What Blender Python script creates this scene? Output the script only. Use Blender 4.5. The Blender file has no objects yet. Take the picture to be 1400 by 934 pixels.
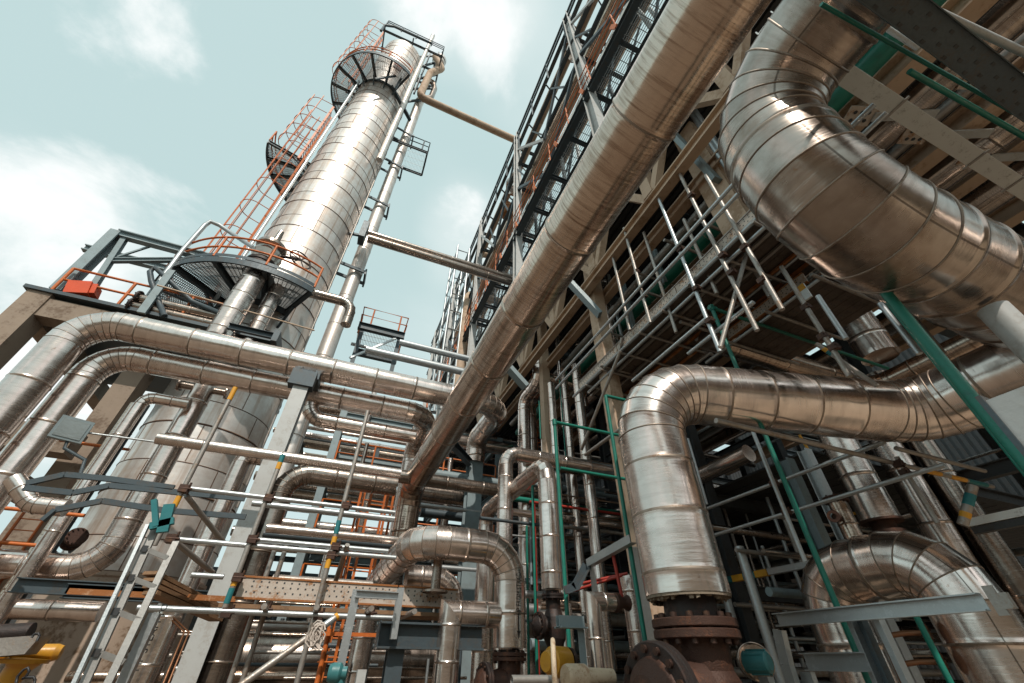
import bpy, math, random
import numpy as np
from mathutils import Vector
random.seed(7)
V = lambda *a: np.array(a, float)
rad = math.radians
# ---------------------------------------------------------------- camera geometry (survey of the site: world X to the right, Y away, Z up)
FPX = 548.0; TH = rad(38.8); PH = rad(22.05); RO = rad(.5)
CAM = V(0, 0, 1.6)
_H = V(math.sin(PH), math.cos(PH), 0); _R0 = V(math.cos(PH), -math.sin(PH), 0); _Z = V(0, 0, 1)
FW = math.cos(TH)*_H + math.sin(TH)*_Z; _U0 = math.cos(TH)*_Z - math.sin(TH)*_H
RT = _R0*math.cos(RO) + _U0*math.sin(RO); UP = _U0*math.cos(RO) - _R0*math.sin(RO)
AX = {'X': V(1,0,0), 'Y': V(0,1,0), 'Z': V(0,0,1)}
def ax(a): return AX[a] if isinstance(a, str) else a/np.linalg.norm(a)
def ray(u, v): return FW + (u-700)/FPX*RT - (v-467)/FPX*UP
def W(u, v, X=None, Y=None, Z=None, H=None):
    d = ray(u, v)
    if X is not None: t = X/d[0]
    elif Y is not None: t = Y/d[1]
    elif Z is not None: t = Z/d[2]
    else: t = H/math.hypot(d[0], d[1])
    return CAM + d*t
def along(P, a, u, v):
    a = ax(a); d = ray(u, v); d = d/np.linalg.norm(d); w = P-CAM; b = a@d
    return P + a*((b*(d@w) - a@w)/(1-b*b))
def corner(P, a, b, u, v):
    a = ax(a); n = np.cross(ray(u, v), ax(b)); return P + a*(-((P-CAM)@n)/(a@n))
def cyl(axis, e1, e2, r):
    k = 'XYZ'.index(axis); o = [i for i in range(3) if i != k]
    d1 = ray(*e1)[o]; d2 = ray(*e2)[o]; d1 /= np.linalg.norm(d1); d2 /= np.linalg.norm(d2)
    h = math.acos(max(-1, min(1, d1@d2)))/2; m = d1+d2; m /= np.linalg.norm(m)
    P = np.zeros(3); P[o] = m*r/math.sin(h); return P + CAM
def route(legs, k, P, start, end):
    """legs: (axis, pixel on that leg); leg k passes through P; start/end: pixel or absolute coordinate on first/last axis"""
    pts = []; cur = P
    for j in range(k+1, len(legs)):
        cur = corner(cur, legs[j-1][0], legs[j][0], *legs[j][1]); pts.append(cur)
    fin = cur; cur = P; pre = []
    for j in range(k-1, -1, -1):
        cur = corner(cur, legs[j+1][0], legs[j][0], *legs[j][1]); pre.insert(0, cur)
    first = cur
    def endp(Q, a, e):
        if isinstance(e, tuple): return along(Q, a, *e)
        Q = Q.copy(); Q['XYZ'.index(a)] = e; return Q
    return [endp(first, legs[0][0], start)] + pre + pts + [endp(fin, legs[-1][0], end)]

# ---------------------------------------------------------------- scene, objects
SC = bpy.context.scene; COL = SC.collection
def tag(o, label=None, cat=None, group=None, kind=None):
    if label: o['label'] = label
    if cat: o['category'] = cat
    if group: o['group'] = group
    if kind: o['kind'] = kind
    return o
def thing(name, label, cat, loc, group=None):
    o = bpy.data.objects.new(name, None); COL.objects.link(o); o.location = Vector(loc); o.empty_display_size = .2
    o['wl'] = [float(x) for x in loc]
    return tag(o, label, cat, group)
class MB:
    def __init__(s): s.v = []; s.f = []; s.m = []; s.uv = []; s.sm = []; s.tn = []
    def face(s, idx, m=0, uv=None, smooth=False, tone=.5):
        s.f.append(idx); s.m.append(m); s.uv.append(uv or [(0,0)]*len(idx)); s.sm.append(smooth); s.tn.append(tone)
    def hexa(s, c, m=0):
        b = len(s.v); s.v += [tuple(p) for p in c]; t = random.random()
        for q in ((0,3,2,1),(4,5,6,7),(0,1,5,4),(1,2,6,5),(2,3,7,6),(3,0,4,7)): s.face([b+i for i in q], m, tone=t)
    def obox(s, c, a, b, d, m=0):      # centre and three half-vectors
        c, a, b, d = map(np.asarray, (c, a, b, d))
        s.hexa([c-a-b-d, c+a-b-d, c+a+b-d, c-a+b-d, c-a-b+d, c+a-b+d, c+a+b+d, c-a+b+d], m)
    def box(s, p, q, m=0):
        p, q = np.minimum(p, q), np.maximum(p, q); h = (q-p)/2
        s.obox((p+q)/2, V(h[0],0,0), V(0,h[1],0), V(0,0,h[2]), m)
    @staticmethod
    def frame(d, up=None):
        d = d/np.linalg.norm(d)
        if up is None: up = V(0,0,1) if abs(d[2]) < .9 else V(0,-1,0)
        x = np.cross(d, up); x /= np.linalg.norm(x); y = np.cross(x, d); return d, x, y
    def bar(s, P, Q, w, h, up=None, m=0):
        d, x, y = s.frame(Q-P, up); s.obox((P+Q)/2, (Q-P)/2, x*w/2, y*h/2, m)
    def ibeam(s, P, Q, dp, w, up=None, t=.02, m=0):
        d, x, y = s.frame(Q-P, up); a = (Q-P)/2; c = (P+Q)/2
        for g in (-1, 1): s.obox(c+y*g*(dp-t)/2, a, x*w/2, y*t/2, m)
        s.obox(c, a, x*t*.4, y*(dp/2-t), m)
    def channel(s, P, Q, dp, w, up=None, side=1, t=.012, m=0):
        d, x, y = s.frame(Q-P, up); a = (Q-P)/2; c = (P+Q)/2
        s.obox(c, a, x*t/2, y*dp/2, m)
        for g in (-1, 1): s.obox(c+x*side*(w/2+t/2)+y*g*(dp-t)/2, a, x*w/2, y*t/2, m)
    def angle(s, P, Q, w, up=None, t=.01, m=0):
        d, x, y = s.frame(Q-P, up); a = (Q-P)/2; c = (P+Q)/2
        s.obox(c, a, x*w/2, y*t/2, m); s.obox(c+x*(w-t)/2+y*(w+t)/2, a, x*t/2, y*w/2, m)
    def ring(s, c, x, y, r, n): 
        b = len(s.v)
        for i in range(n):
            q = 2*math.pi*i/n; s.v.append(tuple(c + x*r*math.cos(q) + y*r*math.sin(q)))
        return b
    def skin(s, b0, b1, n, m=0, u0=0, u1=0, smooth=True, tone=.5):
        for i in range(n):
            j = (i+1) % n; s.face([b0+i, b1+i, b1+j, b0+j][::-1], m, [(u0,i/n),(u1,i/n),(u1,(i+1)/n),(u0,(i+1)/n)][::-1], smooth, tone)
    def cap(s, b, n, flip=False, m=0): 
        q = list(range(b, b+n)); s.face(q if not flip else q[::-1], m)
    def tube(s, P, Q, r, n=10, m=0, caps=True, r2=None):
        d, x, y = s.frame(Q-P); L = np.linalg.norm(Q-P); t = random.random()
        a = s.ring(P, x, y, r, n); b = s.ring(Q, x, y, r if r2 is None else r2, n); s.skin(a, b, n, m, 0, L, tone=t)
        if caps:
            a = s.ring(P, x, y, r, n); b = s.ring(Q, x, y, r if r2 is None else r2, n); s.cap(a, n, False, m); s.cap(b, n, True, m)
    def poly(s, pts, r, n=8, m=0):
        bs = []; L = 0; k = len(pts)
        for i, p in enumerate(pts):
            p = np.asarray(p); d = (pts[min(i+1,k-1)]-pts[max(i-1,0)])
            _, x, y = s.frame(d)
            if bs:
                x2 = px - d/np.linalg.norm(d)*(px@d)/np.linalg.norm(d); 
                if np.linalg.norm(x2) > 1e-6: x = x2/np.linalg.norm(x2); y = np.cross(x, d/np.linalg.norm(d))
            px = x; bs.append(s.ring(p, x, y, r, n))
        for a, b in zip(bs, bs[1:]): s.skin(a, b, n, m, 0, 1)
        s.cap(bs[0], n, False, m); s.cap(bs[-1], n, True, m)
    def lathe(s, P, d, prof, n=24, m=0, split=True):
        d, x, y = s.frame(d); prev = None
        for (s0, r0), (s1, r1) in zip(prof, prof[1:]):
            a = s.ring(P+d*s0, x, y, max(r0,1e-4), n); b = s.ring(P+d*s1, x, y, max(r1,1e-4), n); s.skin(a, b, n, m, s0, s1)
    def torus(s, c, d, R, r, n=32, k=6, m=0, a0=0, a1=360):
        d, x, y = s.frame(d); pts = []; full = abs(a1-a0) >= 360
        bs = []
        for i in range(n + (0 if full else 1)):
            q = rad(a0 + (a1-a0)*i/n); e = x*math.cos(q)+y*math.sin(q); bs.append(s.ring(c+e*R, e, d, r, k))
        for i in range(len(bs) - (0 if full else 1)): s.skin(bs[i], bs[(i+1) % len(bs)], k, m)
    def build(s, name, mats, parent=None, origin=None):
        v = np.array(s.v) if s.v else np.zeros((0,3))
        o = np.array(parent['wl']) if parent is not None else (np.array(origin) if origin is not None else V((v[:,0].min()+v[:,0].max())/2, (v[:,1].min()+v[:,1].max())/2, v[:,2].min()))
        me = bpy.data.meshes.new(name); me.from_pydata((v-o).tolist(), [], s.f)
        for mt in (mats if isinstance(mats, (list, tuple)) else [mats]): me.materials.append(mt)
        me.polygons.foreach_set('material_index', s.m); me.polygons.foreach_set('use_smooth', s.sm)
        ul = me.uv_layers.new(name='UVMap'); ul.data.foreach_set('uv', [c for f in s.uv for p in f for c in p])
        at = me.attributes.new('tone', 'FLOAT', 'FACE'); at.data.foreach_set('value', s.tn)
        me.update()
        ob = bpy.data.objects.new(name, me); COL.objects.link(ob)
        if parent is not None: ob.parent = parent
        else: ob.location = Vector(o)
        ob['wl'] = [float(x) for x in o]
        return ob

# ---------------------------------------------------------------- materials
class NT:
    def __init__(s, name):
        s.m = bpy.data.materials.new(name); s.m.use_nodes = True; s.t = s.m.node_tree; s.b = s.t.nodes['Principled BSDF']
    def n(s, typ, **k):
        nd = s.t.nodes.new('ShaderNode'+typ)
        for a, b in k.items():
            if a.startswith('i_'): nd.inputs[a[2:].replace('_',' ')].default_value = b
            else: setattr(nd, a, b)
        return nd
    def l(s, a, b): s.t.links.new(a, b)
    def math(s, op, a, b=None, c=None):
        nd = s.n('Math', operation=op)
        for i, q in enumerate((a, b, c)):
            if q is None: continue
            if isinstance(q, (int, float)): nd.inputs[i].default_value = q
            else: s.l(q, nd.inputs[i])
        return nd.outputs[0]
    def mix(s, f, a, b):
        nd = s.n('Mix', data_type='RGBA')
        for i, q in ((0,f),(6,a),(7,b)):
            if isinstance(q, (int, float)): nd.inputs[i].default_value = q
            elif isinstance(q, tuple): nd.inputs[i].default_value = (*q, 1)
            else: s.l(q, nd.inputs[i])
        return nd.outputs[2]
    def noise(s, vec, scale, detail=4, rough=.55):
        nd = s.n('TexNoise'); nd.inputs['Scale'].default_value = scale; nd.inputs['Detail'].default_value = detail; nd.inputs['Roughness'].default_value = rough
        if vec is not None: s.l(vec, nd.inputs['Vector'])
        return nd.outputs['Fac']
    def ramp(s, f, lo, hi, a=0., b=1.):
        nd = s.n('MapRange'); s.l(f, nd.inputs[0])
        for i, q in enumerate((lo, hi, a, b)): nd.inputs[i+1].default_value = q
        return nd.outputs[0]
def clad(name, c1, c2, dirt=(.16,.1,.06), dirtamt=.35, r0=.2, r1=.42, dent=.5, streak=.35, lap=.62, metal=.96, ringf=.3, vst=0.):
    n = NT(name); tc = n.n('TexCoord'); uv = n.n('SeparateXYZ'); n.l(tc.outputs['UV'], uv.inputs[0]); u, v = uv.outputs[0], uv.outputs[1]
    oi = n.n('ObjectInfo'); at = n.n('Attribute', attribute_name='tone'); geo = n.n('NewGeometry'); pos = geo.outputs['Position']
    ang = n.math('MULTIPLY', v, 2*math.pi)
    cb = n.n('CombineXYZ'); n.l(n.math('MULTIPLY', u, 34.), cb.inputs[0]); n.l(n.math('MULTIPLY', n.math('COSINE', ang), 1.3), cb.inputs[1]); n.l(n.math('MULTIPLY', n.math('SINE', ang), 1.3), cb.inputs[2])
    add = n.n('VectorMath', operation='ADD'); n.l(cb.outputs[0], add.inputs[0])
    rv = n.n('CombineXYZ'); n.l(n.math('MULTIPLY', at.outputs['Fac'], 57.), rv.inputs[1]); n.l(rv.outputs[0], add.inputs[1])
    st = n.noise(add.outputs[0], 1., 3, .6)                     # circumferential rolling marks
    sc2 = n.n('VectorMath', operation='MULTIPLY'); n.l(add.outputs[0], sc2.inputs[0]); sc2.inputs[1].default_value = (ringf, .5, .5)
    st2 = n.noise(sc2.outputs[0], 1., 4, .6)
    big = n.noise(pos, 1.0, 4, .6); mid = n.noise(pos, 4.5, 5, .65); fine = n.noise(pos, 26., 3)
    col = n.mix(at.outputs['Fac'], c1, c2)
    dm = n.math('MULTIPLY', n.ramp(n.math('ADD', n.math('MULTIPLY', big, .6), n.math('MULTIPLY', mid, .4)), .44, .68), dirtamt)
    col = n.mix(dm, col, dirt)
    col = n.mix(n.math('MULTIPLY', n.ramp(st2, .48, .72), streak*.75), col, tuple(x*.75 for x in dirt))
    if vst:
        cv = n.n('CombineXYZ'); n.l(n.math('MULTIPLY', u, .22), cv.inputs[0]); n.l(n.math('MULTIPLY', n.math('COSINE', ang), 9.), cv.inputs[1]); n.l(n.math('MULTIPLY', n.math('SINE', ang), 9.), cv.inputs[2])
        col = n.mix(n.math('MULTIPLY', n.ramp(n.noise(cv.outputs[0], 1., 5, .6), .5, .72), vst), col, dirt)
    sp = n.math('MULTIPLY', n.ramp(n.math('ADD', n.math('MULTIPLY', mid,.7), n.math('MULTIPLY', fine,.3)), .64, .7), .55)
    col = n.mix(sp, col, (.3,.15,.06))
    lapm = n.math('LESS_THAN', n.math('ABSOLUTE', n.math('SUBTRACT', v, lap)), .0028)
    col = n.mix(n.math('MULTIPLY', lapm, .8), col, (.09,.07,.055))
    n.l(col, n.b.inputs['Base Color']); n.b.inputs['Metallic'].default_value = metal
    rg = n.math('ADD', n.ramp(st, .3, .7, r0, r0+(r1-r0)*.45), n.ramp(big, .35, .7, 0., (r1-r0)*.55))
    rg = n.math('ADD', rg, n.math('MULTIPLY', dm, .12)); n.l(rg, n.b.inputs['Roughness'])
    dn = n.noise(pos, 2.2, 1, .4)
    b1 = n.n('Bump'); b1.inputs['Strength'].default_value = dent; b1.inputs['Distance'].default_value = .03; n.l(dn, b1.inputs['Height'])
    b2 = n.n('Bump'); b2.inputs['Strength'].default_value = streak; b2.inputs['Distance'].default_value = .004; n.l(st, b2.inputs['Height']); n.l(b1.outputs[0], b2.inputs['Normal'])
    b3 = n.n('Bump'); b3.inputs['Strength'].default_value = .6; b3.inputs['Distance'].default_value = .004; n.l(lapm, b3.inputs['Height']); n.l(b2.outputs[0], b3.inputs['Normal'])
    n.l(b3.outputs[0], n.b.inputs['Normal']); return n.m
def paint(name, c, rough=.5, metal=0., wear=None, wa=.5, wscale=3., bump=.15, vary=.25, lo=.52, hi=.62):
    n = NT(name); geo = n.n('NewGeometry'); pos = geo.outputs['Position']; at = n.n('Attribute', attribute_name='tone')
    a = n.noise(pos, wscale, 6, .65); f = n.noise(pos, wscale*9, 3)
    c2 = tuple(x*(1-vary) for x in c); col = n.mix(a, tuple(min(1,x*(1+vary*.5)) for x in c), c2)
    col = n.mix(n.math('MULTIPLY', at.outputs['Fac'], vary*.6), col, tuple(x*.55 for x in c))
    if wear: col = n.mix(n.math('MULTIPLY', n.ramp(n.math('ADD', n.math('MULTIPLY', a,.7), n.math('MULTIPLY', f,.3)), lo, hi), wa), col, wear)
    n.l(col, n.b.inputs['Base Color']); n.b.inputs['Metallic'].default_value = metal
    n.l(n.ramp(f, .3, .7, rough-.1, rough+.12), n.b.inputs['Roughness'])
    b = n.n('Bump'); b.inputs['Strength'].default_value = bump; b.inputs['Distance'].default_value = .01; n.l(f, b.inputs['Height']); n.l(b.outputs[0], n.b.inputs['Normal'])
    return n.m
M = dict(
 alu=clad('aluminium_cladding', (.9,.795,.735), (.7,.6,.545), dirt=(.17,.12,.085), dirtamt=.28, r0=.12, r1=.32, streak=.3),
 aluw=clad('weathered_cladding', (.68,.55,.455), (.53,.425,.35), dirt=(.19,.09,.04), dirtamt=.3, r0=.12, r1=.24, streak=.95, dent=.25, lap=2., ringf=1.),
 alud=clad('stained_cladding', (.49,.42,.37), (.33,.28,.245), dirt=(.15,.095,.06), dirtamt=.7, r0=.14, r1=.3, streak=.5, dent=.3),
 alut=clad('column_cladding', (.83,.8,.765), (.69,.65,.61), dirt=(.42,.26,.16), dirtamt=.45, r0=.32, r1=.5, metal=.6, vst=.75, dent=.2, streak=.12, lap=2.),
 seam=paint('joint_band_metal', (.34,.28,.23), .5, .8, (.16,.08,.04), .6, 6.),
 dark_seam=paint('column_joint_metal', (.2,.12,.08), .6, .4, (.1,.05,.03), .6, 4.),
 galv=paint('galvanised_steel', (.5,.53,.54), .4, .75, (.62,.66,.68), .6, 9., .1, .3),
 ladder=paint('dull_ladder_aluminium', (.34,.335,.32), .45, .5, (.24,.22,.2), .5, 6., .1, .25),
 galvd=paint('dull_scaffold_tube', (.4,.37,.34), .48, .65, (.28,.16,.08), .5, 5., .2, .3),
 teal=paint('grey_green_steel_paint', (.27,.34,.36), .5, .1, (.2,.22,.22), .5, 4., .15, .2),
 light=paint('light_grey_steel_paint', (.5,.51,.5), .5, .1, (.35,.31,.27), .5, 3., .15, .15),
 dark=paint('dark_slate_steel_paint', (.07,.095,.11), .5, .2, (.1,.075,.055), .5, 4.),
 black=paint('near_black_steel', (.06,.066,.07), .6, .2, (.06,.045,.035), .6, 4.),  # evenly near-black base colour
 orange=paint('orange_safety_paint', (.66,.165,.03), .5, 0, (.35,.08,.02), .6, 4.),
 red=paint('red_paint', (.42,.04,.025), .45, 0, (.3,.04,.02), .5, 5.),
 redbox=paint('orange_red_box_paint', (.75,.09,.02), .4),
 green=paint('green_tube_paint', (.01,.2,.145), .42, 0, (.02,.1,.08), .5, 6.),
 tan=paint('tan_fireproofing', (.6,.435,.31), .75, 0, (.3,.17,.09), .6, 1.6, .3, .3),
 conc=paint('weathered_concrete', (.33,.255,.195), .85, 0, (.14,.09,.06), .7, 1.4, .5, .3),
 rust=paint('rusted_cast_iron', (.075,.036,.025), .6, .35, (.18,.07,.035), .6, 7., .6, .4),
 iron=paint('dark_cast_iron', (.035,.026,.024), .5, .4, (.1,.045,.03), .5, 8., .5, .3),
 boltm=paint('bolt_steel', (.08,.045,.035), .5, .6, (.2,.1,.05), .6, 14.),
 yellow=paint('yellow_enamel', (.6,.29,.025), .38, 0, (.4,.18,.03), .5, 5., .1, .2),
 white=paint('white_tray_paint', (.9,.92,.91), .5, 0, (.35,.34,.32), .7, 5., .1, .08, .56, .66),
 mat_wool=paint('torn_insulation', (.3,.24,.18), .9, 0, (.08,.06,.045), .8, 12., .5, .4),
 cream=paint('worn_cream_paint', (.62,.5,.36), .6, 0, (.3,.15,.07), .7, 9., .3, .2),
 skirt=paint('stained_beige_cladding', (.52,.4,.31), .5, .1, (.16,.085,.035), .8, .9, .2, .25, .53, .6),
 plank=paint('weathered_timber', (.3,.17,.09), .8, 0, (.12,.07,.04), .6, 5., .4, .3),
 perf=paint('worn_white_steel_plank', (.58,.5,.43), .55, .2, (.36,.15,.04), .85, 5., .2, .2),
 board=paint('dark_scaffold_board', (.16,.125,.1), .6, .3, (.06,.04,.03), .7, 4., .3, .75),
 rustbeam=paint('rusty_angle_iron', (.38,.14,.04), .7, .2, (.62,.4,.25), .6, 6., .3, .3),
 grate=paint('galvanised_grating', (.4,.42,.42), .5, .3, (.22,.2,.18), .5, 5.),
 copper=paint('brown_copper_tube', (.26,.12,.06), .45, .6),
 rope=paint('pale_rope', (.6,.52,.46), .9), tape=paint('teal_tape', (.02,.2,.22), .5), ytape=paint('yellow_tape', (.8,.38,.03), .5),
 ink=paint('black_lettering', (.012,.011,.011), .6), cable=paint('black_cable', (.015,.015,.017), .5), lens=paint('floodlight_glass', (.32,.36,.36), .15, .3),
 valvegreen=paint('teal_enamel', (.05,.2,.21), .4), bounce_slab=paint('pale_bounce_slab', (.4,.31,.225), .85, 0, (.26,.2,.15), .6, .5, .3, .25),  # slab tone kept pale so the added pad bounces light upward
 ground=paint('concrete_paving', (.19,.142,.105), .85, 0, (.12,.09,.07), .6, .35, .3, .25),
)

# ---------------------------------------------------------------- generic builders
def bent(name, label, cat, pts, r, mat='alu', bend=1.5, seam=.95, gores=6, bead=.012, n=32, caps=(1,1), group=None, lap=True, ends=None):
    pts = [np.asarray(p, float) for p in pts]; k = len(pts)
    root = thing(name, label, cat, min(pts, key=lambda p: p[2]), group)
    mats = [M[mat], M['seam']]
    d = [(b-a)/np.linalg.norm(b-a) for a, b in zip(pts, pts[1:])]; L = [np.linalg.norm(b-a) for a, b in zip(pts, pts[1:])]
    tl = [0]*k; turn = [0]*k
    for i in range(1, k-1):
        a = math.acos(max(-1, min(1, d[i-1]@d[i]))); turn[i] = a
        if gores: tl[i] = min(bend*r*2*math.tan(a/2)*.75, L[i-1]*.49, L[i]*.49)
    u = random.random()*9; refx = None
    for i in range(k-1):
        mb = MB(); D, x, y = MB.frame(d[i])
        if refx is not None:
            x2 = refx - D*(refx@D)
            if np.linalg.norm(x2) > .1: x = x2/np.linalg.norm(x2); y = np.cross(x, D)
        A = pts[i] + D*tl[i]; Ln = L[i]-tl[i]-tl[i+1]
        w = min(.03, max(.007, r*.05)); bd = bead
        st = [(0, r, 0)]; s = seam*(.25+.5*random.random()) if Ln > seam else Ln*.5
        cuts = []
        while s < Ln-4*w:
            if s > 4*w: cuts.append(s)
            s += seam
        for s in cuts: st += [(s-3*w, r, 0), (s-w, r, 0), (s-.4*w, r+bd, 1), (s+.4*w, r+bd, 1), (s+w, r, 1), (s+3*w, r, 0)]
        st.append((Ln, r, 0))
        def rg(s, rr, first, last):
            b = mb.ring(A+D*s, x, y, rr, n)
            if not gores and ((first and i > 0) or (last and i < k-2)):
                c = pts[i] if first else pts[i+1]; nn = d[i-1]+d[i] if first else d[i]+d[i+1]
                for q in range(b, b+n):
                    p = np.array(mb.v[q]); mb.v[q] = tuple(p + D*(((c-p)@nn)/(D@nn)))
            return b
        tone = random.random(); prev = rg(0, r, True, False)
        for j in range(1, len(st)):
            cur = rg(st[j][0], st[j][1], False, j == len(st)-1)
            if st[j][2] == 0 and st[j-1][2] == 1: tone = random.random()
            mi = 1 if (st[j][2] == 1 and st[j-1][2] == 1) else 0
            mb.skin(prev, cur, n, mi, u+st[j-1][0], u+st[j][0], tone=tone); prev = cur
        if i == 0 and caps[0]: mb.cap(mb.ring(A, x, y, r, n), n, False)
        if i == k-2 and caps[1]: mb.cap(mb.ring(A+D*Ln, x, y, r, n), n, True)
        mb.build('straight_section', mats, root); u += Ln
        refx = x
        if i < k-2 and gores and turn[i+1] > .02:
            mb = MB(); a = turn[i+1]; t = tl[i+1]; R = t/math.tan(a/2)
            P0 = pts[i+1]-d[i]*t; nrm = np.cross(d[i], d[i+1]); nrm /= np.linalg.norm(nrm); inn = np.cross(nrm, d[i]); cen = P0+inn*R
            x0 = x; N = max(2, int(round(gores*a/(math.pi/2))))
            def rot(vec, q): return vec*math.cos(q)+np.cross(nrm, vec)*math.sin(q)+nrm*(nrm@vec)*(1-math.cos(q))
            def rr(q):
                dd = rot(d[i], q); xx = rot(x0, q); yy = np.cross(xx, dd); return mb.ring(cen+rot(-inn*R, q), xx, yy, r, n), cen+rot(-inn*R, q), dd
            for g in range(N):
                q0, q1 = a*g/N, a*(g+1)/N; tn = random.random()
                b0, c0, d0 = rr(q0); b1, c1, d1 = rr(q1); mb.skin(b0, b1, n, 0, u, u+R*(q1-q0), tone=tn); u += R*(q1-q0)
                if bead > 0:
                    mb.torus(c0, d0, r*1.0, max(bead*.8, r*.022), n, 5, 1)
                    if g == N-1: mb.torus(c1, d1, r*1.0, max(bead*.8, r*.022), n, 5, 1)
            mb.build('elbow', mats, root); refx = rot(x0, a)
    return root
def rod(name, label, cat, P, Q, r, mat, group=None, n=12):
    mb = MB(); mb.tube(P, Q, r, n); return tag(mb.build(name, M[mat]), label, cat, group)
def flange(root, P, axis, R, th, nb, mat='rust', nm='flange', hole=0):
    d, x, y = MB.frame(ax(axis)); mb = MB(); mb.lathe(P, d, [(0,0),(0,R*.97),(th*.12,R),(th*.88,R),(th,R*.97),(th,0)], 40); f = mb.build(nm, M[mat], root)
    for i in range(nb):
        q = 2*math.pi*(i+.3)/nb; c = P + (x*math.cos(q)+y*math.sin(q))*R*.85; b = MB()
        b.tube(c-d*th*.55, c+d*th*1.55, R*.05, 6); b.tube(c-d*th*.5, c-d*.004, R*.085, 6); b.tube(c+d*(th+.004), c+d*th*1.5, R*.085, 6)
        b.build('bolt', M['boltm'], f)
    return f
def lettering(root, text, P, along_dir, normal, axisP, r, size, xs=1.):
    """letters wrapped round a vertical pipe of radius r; reading direction along_dir"""
    cu = bpy.data.curves.new('t', 'FONT'); cu.body = text; cu.size = size; cu.extrude = .0015; cu.resolution_u = 3
    o = bpy.data.objects.new('t', cu); COL.objects.link(o); bpy.context.view_layer.update()
    me = bpy.data.meshes.new_from_object(o.evaluated_get(bpy.context.evaluated_depsgraph_get())); bpy.data.objects.remove(o)
    a = ax(along_dir); nrm = normal/np.linalg.norm(normal); side = np.cross(nrm, a)
    for v in me.vertices:
        x, y, z = v.co; q = (y-size*.35)/r; c = nrm*math.cos(q)+side*math.sin(q)
        p = axisP + V(0,0,P[2]-axisP[2]) + a*x*xs + c*(r+.003+z); v.co = Vector(p-np.array(root['wl']))
    me.materials.append(M['ink']); ob = bpy.data.objects.new('lettering', me); COL.objects.link(ob); ob.parent = root; return ob
def rail_path(root, pts, h, mat='orange', r=.03, every=1.4, mids=1, closed=False):
    """posts and rails, each a part"""
    pts = [np.asarray(p, float) for p in pts]
    for k in range(mids+1):
        mb = MB(); mb.poly([p+V(0,0,h*(k+1)/(mids+1)) for p in pts], r, 8); mb.build('rail', M[mat], root)
    acc = 0; last = -9
    for a, b in zip(pts, pts[1:]):
        L = np.linalg.norm(b-a); s = 0
        while s < L:
            if acc+s-last >= every or last < 0:
                p = a+(b-a)*s/L; mb = MB(); mb.tube(p, p+V(0,0,h), r*1.15, 8); mb.build('rail_post', M[mat], root); last = acc+s
            s += .1
        acc += L
    mb = MB(); mb.tube(pts[-1], pts[-1]+V(0,0,h), r*1.15, 8); mb.build('rail_post', M[mat], root)
def caged_ladder(name, label, base, h, face, cage_from=2.2, w=.5, mat='orange', s=1., R=.42, group=None, every=1.2, rails=5, stile='orange'):
    root = thing(name, label, 'ladder', base, group); f = np.asarray(face, float); f /= np.linalg.norm(f); sd = np.cross(f, V(0,0,1)); w *= s; R *= s
    for g in (-1, 1):
        mb = MB(); mb.bar(base+sd*g*w/2, base+sd*g*w/2+V(0,0,h), .05*s, .09*s, f); mb.build('stile', M[stile], root)
    z = .3; 
    while z < h:
        mb = MB(); mb.tube(base+sd*-w/2+V(0,0,z), base+sd*w/2+V(0,0,z), .018*s, 6); mb.build('rung', M[stile], root); z += .33*s if h < 14 else .6*s
    if cage_from is not None:
        c = base+f*R*.9; arc = [c-f*R*.9+sd*-R]+[c+(f*math.cos(q)+sd*math.sin(q))*R for q in np.linspace(rad(-95), rad(95), 13)]+[c-f*R*.9+sd*R]
        z = cage_from
        while z <= h:
            mb = MB(); mb.poly([p+V(0,0,z) for p in arc], .018*s, 6); mb.build('cage_hoop', M[mat], root); z += every*s
        for q in np.linspace(rad(-90), rad(90), rails):
            p = c+(f*math.cos(q)+sd*math.sin(q))*(R+.0); mb = MB(); mb.bar(p+V(0,0,cage_from), p+V(0,0,h), .055*s, .03*s, f); mb.build('cage_bar', M[mat], root)
    return root
def grating(mb, x0, x1, y0, y1, z, pitch=.06, cross=.35, th=.008, dp=.04):
    x = x0
    while x < x1: mb.box(V(x,y0,z), V(x+th,y1,z+dp)); x += pitch
    y = y0
    while y < y1: mb.box(V(x0,y,z+.004), V(x1,y+th*1.3,z+dp*.6)); y += cross
# ================================================================= SETTING
def structure(name, mb, mat): return tag(mb.build(name, M[mat], origin=V(0,0,0)), kind='structure')
g = MB(); g.v = [(-400,-400,0),(400,-400,0),(400,400,0),(-400,400,0)]; g.face([0,1,2,3]); structure('ground', g, 'ground')
g = MB(); g.v = [(6.2,-16,.006),(26,-16,.006),(26,22,.006),(6.2,22,.006)]; g.face([0,1,2,3]); structure('bounce_pad', g, 'bounce_slab')  # pale pad added to bounce sunlight up under the right rack

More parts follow.
